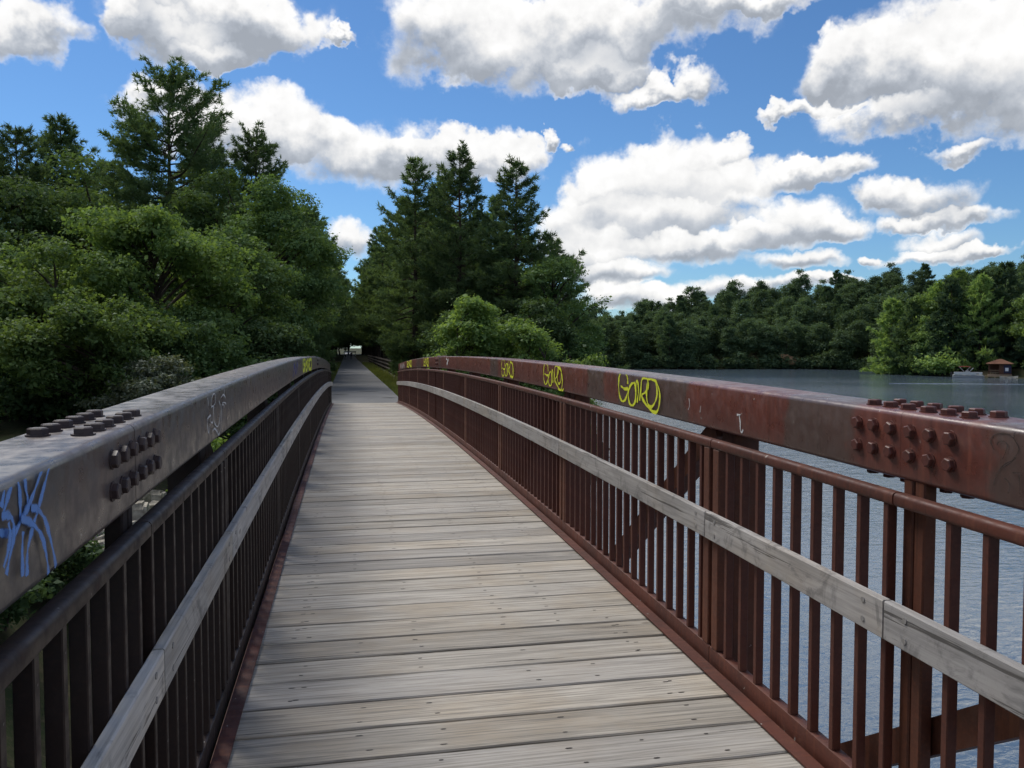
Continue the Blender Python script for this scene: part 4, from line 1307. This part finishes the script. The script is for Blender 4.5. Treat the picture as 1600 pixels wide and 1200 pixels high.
# ------------------------------------------------------------------ white barrier at the far end of the trail
gate = thing('barrier_gate', 'white barrier across the far end of the path behind the two people', 'gate', (0.2, 262, path_z(262)))
bm = bmesh.new(); add_box(bm, -1.7, 1.7, -0.04, 0.04, 1.05, 1.45, 0.02); obj('bar', mesh_bm('bar', bm, 'gate_white'), gate)
for x in (-1.75, 1.75):
    bm = bmesh.new(); add_box(bm, x - 0.08, x + 0.08, 0.06, 0.22, -0.1, 1.55, 0.01); obj('post', mesh_bm('post', bm, 'gate_white'), gate)


# ------------------------------------------------------------------ people on the trail
def person(loc, rz, label, pose, cloth, height=1.74):
    k = height / 1.74
    J = {'pelvis': (0, 0, .95, .145), 'waist': (0, 0.005, 1.10, .125), 'chest': (0, 0, 1.30, .150), 'neck0': (0, 0, 1.46, .075), 'neck': (0, 0.01, 1.52, .055),
         'head0': (0, .02, 1.585, .078), 'head1': (0, .022, 1.66, .090), 'head2': (0, .01, 1.715, .062)}
    E_ = [('pelvis', 'waist'), ('waist', 'chest'), ('chest', 'neck0'), ('neck0', 'neck'), ('neck', 'head0'), ('head0', 'head1'), ('head1', 'head2')]
    for sname, s in (('l', -1), ('r', 1)):
        hip = (s * .10, 0, .90, .098); J['hip' + sname] = hip
        st = pose.get('step', 0.0) * s
        J['knee' + sname] = (s * .10, .04 + st * .5, .50, .062)
        J['calf' + sname] = (s * .10, -0.01 + st * .8, .34, .058)
        J['ank' + sname] = (s * .10, -.02 + st, .09, .042)
        J['toe' + sname] = (s * .12, .15 + st, .035, .036)
        E_ += [('pelvis', 'hip' + sname), ('hip' + sname, 'knee' + sname), ('knee' + sname, 'calf' + sname), ('calf' + sname, 'ank' + sname), ('ank' + sname, 'toe' + sname)]
        sh = (s * .185, 0, 1.41, .068)
        ex, ey, ez = pose['elbow' + sname]; wx, wy, wz = pose['wrist' + sname]
        J['sh' + sname] = sh
        J['elb' + sname] = (ex, ey, ez, .047); J['wri' + sname] = (wx, wy, wz, .032)
        d = (Vector((wx, wy, wz)) - Vector((ex, ey, ez))).normalized()
        palm = Vector((wx, wy, wz)) + d * .07
        J['palm' + sname] = (*palm, .036)
        E_ += [('chest', 'sh' + sname), ('sh' + sname, 'elb' + sname), ('elb' + sname, 'wri' + sname), ('wri' + sname, 'palm' + sname)]
        side_v = d.cross(Vector((1, 0, 0))).normalized()
        for q, ln in enumerate((.055, .078, .085, .078, .060)):
            off = side_v * (-.030 + .015 * q) if q else side_v * -.045
            root = palm + off * 0.8 - (d * .03 if q == 0 else Vector((0, 0, 0)))
            m1_ = root + d * ln * .55 + off * .3; tip_ = root + d * ln + off * .3 + Vector((0, .018, 0))
            J['f%d%s' % (q, sname)] = (*m1_, .009); J['t%d%s' % (q, sname)] = (*tip_, .0075)
            E_ += [('palm' + sname, 'f%d%s' % (q, sname)), ('f%d%s' % (q, sname), 't%d%s' % (q, sname))]
    names = list(J)
    me = bpy.data.meshes.new('person')
    bend = pose.get('bend', 0.0)
    vs = []
    for nme in names:
        x, y, z, r = J[nme]
        if bend and z > .96 and not nme.startswith(('hip', 'knee')):
            dz_ = z - .95
            y, z = y + dz_ * math.sin(bend), .95 + dz_ * math.cos(bend)
        vs.append((x * k, y * k, z * k))
    me.from_pydata(vs, [(names.index(a_), names.index(b_)) for a_, b_ in E_], [])
    for mm in (cloth,):
        me.materials.append(MATS[mm])
    o = obj('person', me, None, loc, (0, 0, rz))
    sk = o.modifiers.new('skin', 'SKIN')
    for i, nme in enumerate(names):
        sv = me.skin_vertices[0].data[i]
        sv.radius = (J[nme][3] * k * (1.25 if nme in ('chest', 'pelvis', 'waist') else 1), J[nme][3] * k)
        sv.use_root = (nme == 'pelvis')
    ss = o.modifiers.new('sub', 'SUBSURF'); ss.levels = 1; ss.render_levels = 1
    # head: hair cap and face
    hx, hy, hz = vs[names.index('head1')]
    bm = bmesh.new()
    bmesh.ops.create_uvsphere(bm, u_segments=14, v_segments=10, radius=.102 * k)
    for v in list(bm.verts):
        if v.co.z < -.02 * k and v.co.y > -.01: v.co *= 0.78
    hr = obj('hair', mesh_bm('hair', bm, 'hair', 60), o, (hx, hy - .012 * k, hz + .025 * k))
    bm = bmesh.new()
    bmesh.ops.create_uvsphere(bm, u_segments=14, v_segments=10, radius=.088 * k)
    for v in bm.verts:
        v.co.x *= 0.86; v.co.z *= 1.22
        if v.co.y > .06 * k and abs(v.co.x) < .022 * k and -.03 * k < v.co.z < .02 * k: v.co.y += .02 * k
    obj('face', mesh_bm('face', bm, 'skin', 60), o, (hx, hy + .018 * k, hz - .015 * k))
    return tag(o, label, 'person')


stand = {'elbowl': (-.27, -.03, 1.12), 'wristl': (-.22, .13, .95), 'elbowr': (.27, -.03, 1.12), 'wristr': (.22, .13, .95), 'step': 0.10}
reach = {'elbowl': (-.25, .02, 1.14), 'wristl': (-.22, .18, 1.0), 'elbowr': (.34, .10, 1.16), 'wristr': (.52, .22, 1.02), 'step': 0.06, 'bend': 0.35}
person((0.25, 185, path_z(185) + 0.015), R(170), 'taller person in dark clothes standing in the middle of the path far ahead', stand, 'cloth_navy')
person((-1.05, 184, path_z(184) + 0.01), R(150), 'smaller person in dark clothes stooping at the left edge of the path far ahead', reach, 'cloth_dark', 1.34)

# ------------------------------------------------------------------ boathouse, dock, boats on the right shore
view = math.atan2(129.5 + 0.68, 152)          # bearing of the landing from the bridge
rzv = -view
gzb = thing('gazebo', 'small brown shore hut with a reddish hipped roof on the right bank', 'hut', (135.6, 152.0, 0.15), rzv)
bm = bmesh.new(); add_box(bm, -2.2, 2.2, -1.9, 1.9, 0.0, 0.55, 0.03); obj('base', mesh_bm('base', bm, 'dock_wood'), gzb)
for x in (-2.0, -0.1, 2.0):
    for y in (-1.7, 1.7):
        bm = bmesh.new(); add_box(bm, x - .09, x + .09, y - .09, y + .09, 0.55, 2.75); obj('post', mesh_bm('post', bm, 'gazebo_wood'), gzb)
bm = bmesh.new(); add_box(bm, -0.05, 2.0, -1.72, 1.7, 0.56, 2.72); obj('wall', mesh_bm('wall', bm, 'gazebo_wood'), gzb)
bm = bmesh.new(); add_box(bm, -2.0, -0.1, 1.62, 1.70, 0.56, 2.72); obj('back_wall', mesh_bm('back_wall', bm, 'gazebo_wood'), gzb)
for zz in (0.95, 1.35):
    bm = bmesh.new(); add_box(bm, -1.91, -0.19, -1.74, -1.66, zz, zz + .08); obj('railing', mesh_bm('railing', bm, 'dock_wood'), gzb)
for x in np.arange(-1.7, -0.2, 0.3):
    bm = bmesh.new(); add_box(bm, x - .025, x + .025, -1.73, -1.67, 0.56, 0.95); obj('baluster', mesh_bm('baluster', bm, 'dock_wood'), gzb)
bm = bmesh.new(); add_box(bm, 0.7, 2.05, -1.80, -1.74, 0.8, 2.5); obj('tarp', mesh_bm('tarp', bm, 'tarp_navy'), gzb)
bm = bmesh.new(); add_box(bm, 0.95, 1.55, -1.86, -1.81, 1.25, 1.95); obj('sign', mesh_bm('sign', bm, 'sign_white'), gzb)
bm = bmesh.new()
lo = [bm.verts.new(p) for p in ((-2.55, -2.25, 2.72), (2.55, -2.25, 2.72), (2.55, 2.25, 2.72), (-2.55, 2.25, 2.72))]
mi_ = [bm.verts.new(p) for p in ((-2.55, -2.25, 2.82), (2.55, -2.25, 2.82), (2.55, 2.25, 2.82), (-2.55, 2.25, 2.82))]
hi = [bm.verts.new((-0.35, 0, 3.78)), bm.verts.new((0.35, 0, 3.78))]
bm.faces.new(lo)
for k in range(4): bm.faces.new((lo[k], lo[(k + 1) % 4], mi_[(k + 1) % 4], mi_[k]))
bm.faces.new((mi_[0], mi_[1], hi[1], hi[0])); bm.faces.new((mi_[1], mi_[2], hi[1])); bm.faces.new((mi_[2], mi_[3], hi[0], hi[1])); bm.faces.new((mi_[3], mi_[0], hi[0]))
obj('roof', mesh_bm('roof', bm, 'roof_shingle'), gzb)

dock = thing('dock', 'narrow wooden dock between the pontoon boat and the shore hut', 'dock', (132.6, 149.9, 0), rzv)
for k in range(20):
    bm = bmesh.new(); add_box(bm, -2.4 + k * .24, -2.4 + k * .24 + .22, -0.6, 0.6, 0.34, 0.40); obj('plank', mesh_bm('plank', bm, 'dock_wood'), dock)
for x in (-2.2, 0, 2.2):
    for y in (-.55, .55):
        bm = bmesh.new(); add_box(bm, x - .06, x + .06, y - .06, y + .06, -1.5, 0.33); obj('pile', mesh_bm('pile', bm, 'dock_wood'), dock)

pb_ = thing('pontoon_boat', 'white pontoon boat with a dark red canopy moored by the shore hut', 'boat', (128.4, 152.6, 0.0), rzv)
for y in (-0.85, 0.85):
    bm = bmesh.new(); add_tube(bm, [(-2.9, y, .16), (-2.6, y, .14), (2.3, y, .14), (2.8, y, .22), (3.05, y, .34)], [.22, .30, .30, .24, .05], 12)
    obj('pontoon', mesh_bm('pontoon', bm, 'boat_grey', 40), pb_)
bm = bmesh.new(); add_box(bm, -2.9, 2.8, -1.2, 1.2, .46, .58, .02); obj('floor', mesh_bm('floor', bm, 'boat_white'), pb_)
for (x0, x1, y0, y1) in ((-2.6, 1.5, -1.2, -1.14), (-2.6, 2.6, 1.14, 1.2), (2.0, 2.6, -1.2, -1.14), (2.58, 2.64, -1.1, 1.1), (-2.66, -2.6, -1.1, 1.1)):
    bm = bmesh.new(); add_box(bm, x0, x1, y0, y1, .64, 1.16, .01); obj('side_panel', mesh_bm('side_panel', bm, 'boat_white'), pb_)
for (x0, x1, y0, y1) in ((-2.5, -1.2, -1.0, -.4), (.6, 1.4, -1.0, -.4), (-2.5, -.8, .5, 1.05), (1.3, 2.5, .5, 1.05)):
    bm = bmesh.new(); add_box(bm, x0, x1, y0, y1, .58, 1.0, .05); obj('seat', mesh_bm('seat', bm, 'boat_grey'), pb_)
bm = bmesh.new(); add_box(bm, -.5, .1, .2, .95, .58, 1.5, .04); obj('console', mesh_bm('console', bm, 'boat_white'), pb_)
bm = bmesh.new(); n_ = 8
rows = [[bm.verts.new((-1.75 + 2.2 * i / n_, y, 2.28 + .14 * math.sin(math.pi * i / n_) - .08 * (abs(y) > 1))) for y in (-1.1, -.6, 0, .6, 1.1)] for i in range(n_ + 1)]
for a_, b_ in zip(rows, rows[1:]):
    for k in range(4): bm.faces.new((a_[k], a_[k + 1], b_[k + 1], b_[k]))
bmesh.ops.solidify(bm, geom=list(bm.faces), thickness=.05)
obj('canopy', mesh_bm('canopy', bm, 'canopy_red', 50), pb_)
for y in (-1.1, 1.1):
    for (xa, xb) in ((-.6, -1.65), (-.6, .40), (.10, .95)):
        bm = bmesh.new(); add_tube(bm, [(xa, y, 1.1), (xb, y, 2.3 if xb < .5 else 2.05)], .03 if xb < .5 else .06, 6)
        obj('canopy_frame', mesh_bm('canopy_frame', bm, 'boat_white', 40), pb_)
bm = bmesh.new(); add_box(bm, -3.3, -2.95, -.2, .2, .35, 1.15, .06); add_box(bm, -3.2, -3.05, -.06, .06, -.3, .36)
obj('motor', mesh_bm('motor', bm, 'motor_black'), pb_)

rbm = bmesh.new()
st_ = [(-1.6, .05, .10), (-1.1, .45, .0), (0, .58, -.02), (1.0, .48, .0), (1.7, .06, .16)]
rows = [[rbm.verts.new(p) for p in ((x, -w, .42 + dz), (x, -w * .6, .08 + dz), (x, 0, .0 + dz), (x, w * .6, .08 + dz), (x, w, .42 + dz))] for x, w, dz in st_]
for a_, b_ in zip(rows, rows[1:]):
    for k in range(4): rbm.faces.new((a_[k], a_[k + 1], b_[k + 1], b_[k]))
bmesh.ops.solidify(rbm, geom=list(rbm.faces), thickness=.04)
rowboat = thing('rowing_boat', 'small pale rowing boat lying in front of the shore hut', 'boat', (134.0, 147.8, -0.05), rzv + .1)
obj('hull', mesh_bm('hull', rbm, 'boat_white', 50), rowboat)
for x in (-.6, .5):
    bm = bmesh.new(); add_box(bm, x - .12, x + .12, -.45, .45, .28, .32); obj('bench', mesh_bm('bench', bm, 'dock_wood'), rowboat)

mk = thing('marker_post', 'white post standing in the shallows at the right edge of the picture', 'post', (138.0, 143.2, -0.8), 0)
bm = bmesh.new(); add_tube(bm, [(0, 0, 0), (0, 0, 2.5), (0, 0, 2.7)], [.24, .24, .10], 12); obj('shaft', mesh_bm('shaft', bm, 'gate_white', 40), mk)
bm = bmesh.new(); add_tube(bm, [(0, 0, 1.9), (0, 0, 2.05)], .25, 12); obj('band', mesh_bm('band', bm, 'canopy_red', 40), mk)

# boat wake: a low pale ridge drawn across the water
bm = bmesh.new()
prev = None
rng = random.Random(2)
wa, wb = Vector((94, 131, 0)), Vector((118, 122, 0))
for i in range(61):
    u = i / 60
    p = wa.lerp(wb, u); w = .08 * math.sin(math.pi * min(1, .08 + u * .92)) * rng.uniform(.5, 1.2) + .05
    row = [bm.verts.new((p.x, p.y - w, -.02)), bm.verts.new((p.x, p.y, .05 + .03 * rng.random())), bm.verts.new((p.x, p.y + w, -.02))]
    if prev:
        for k in range(2): bm.faces.new((prev[k], prev[k + 1], row[k + 1], row[k]))
    prev = row
tag(obj('wake', mesh_bm('wake', bm, 'foam', 60)), 'thin pale wake line across the lake in front of the boats', 'wake', kind='stuff')
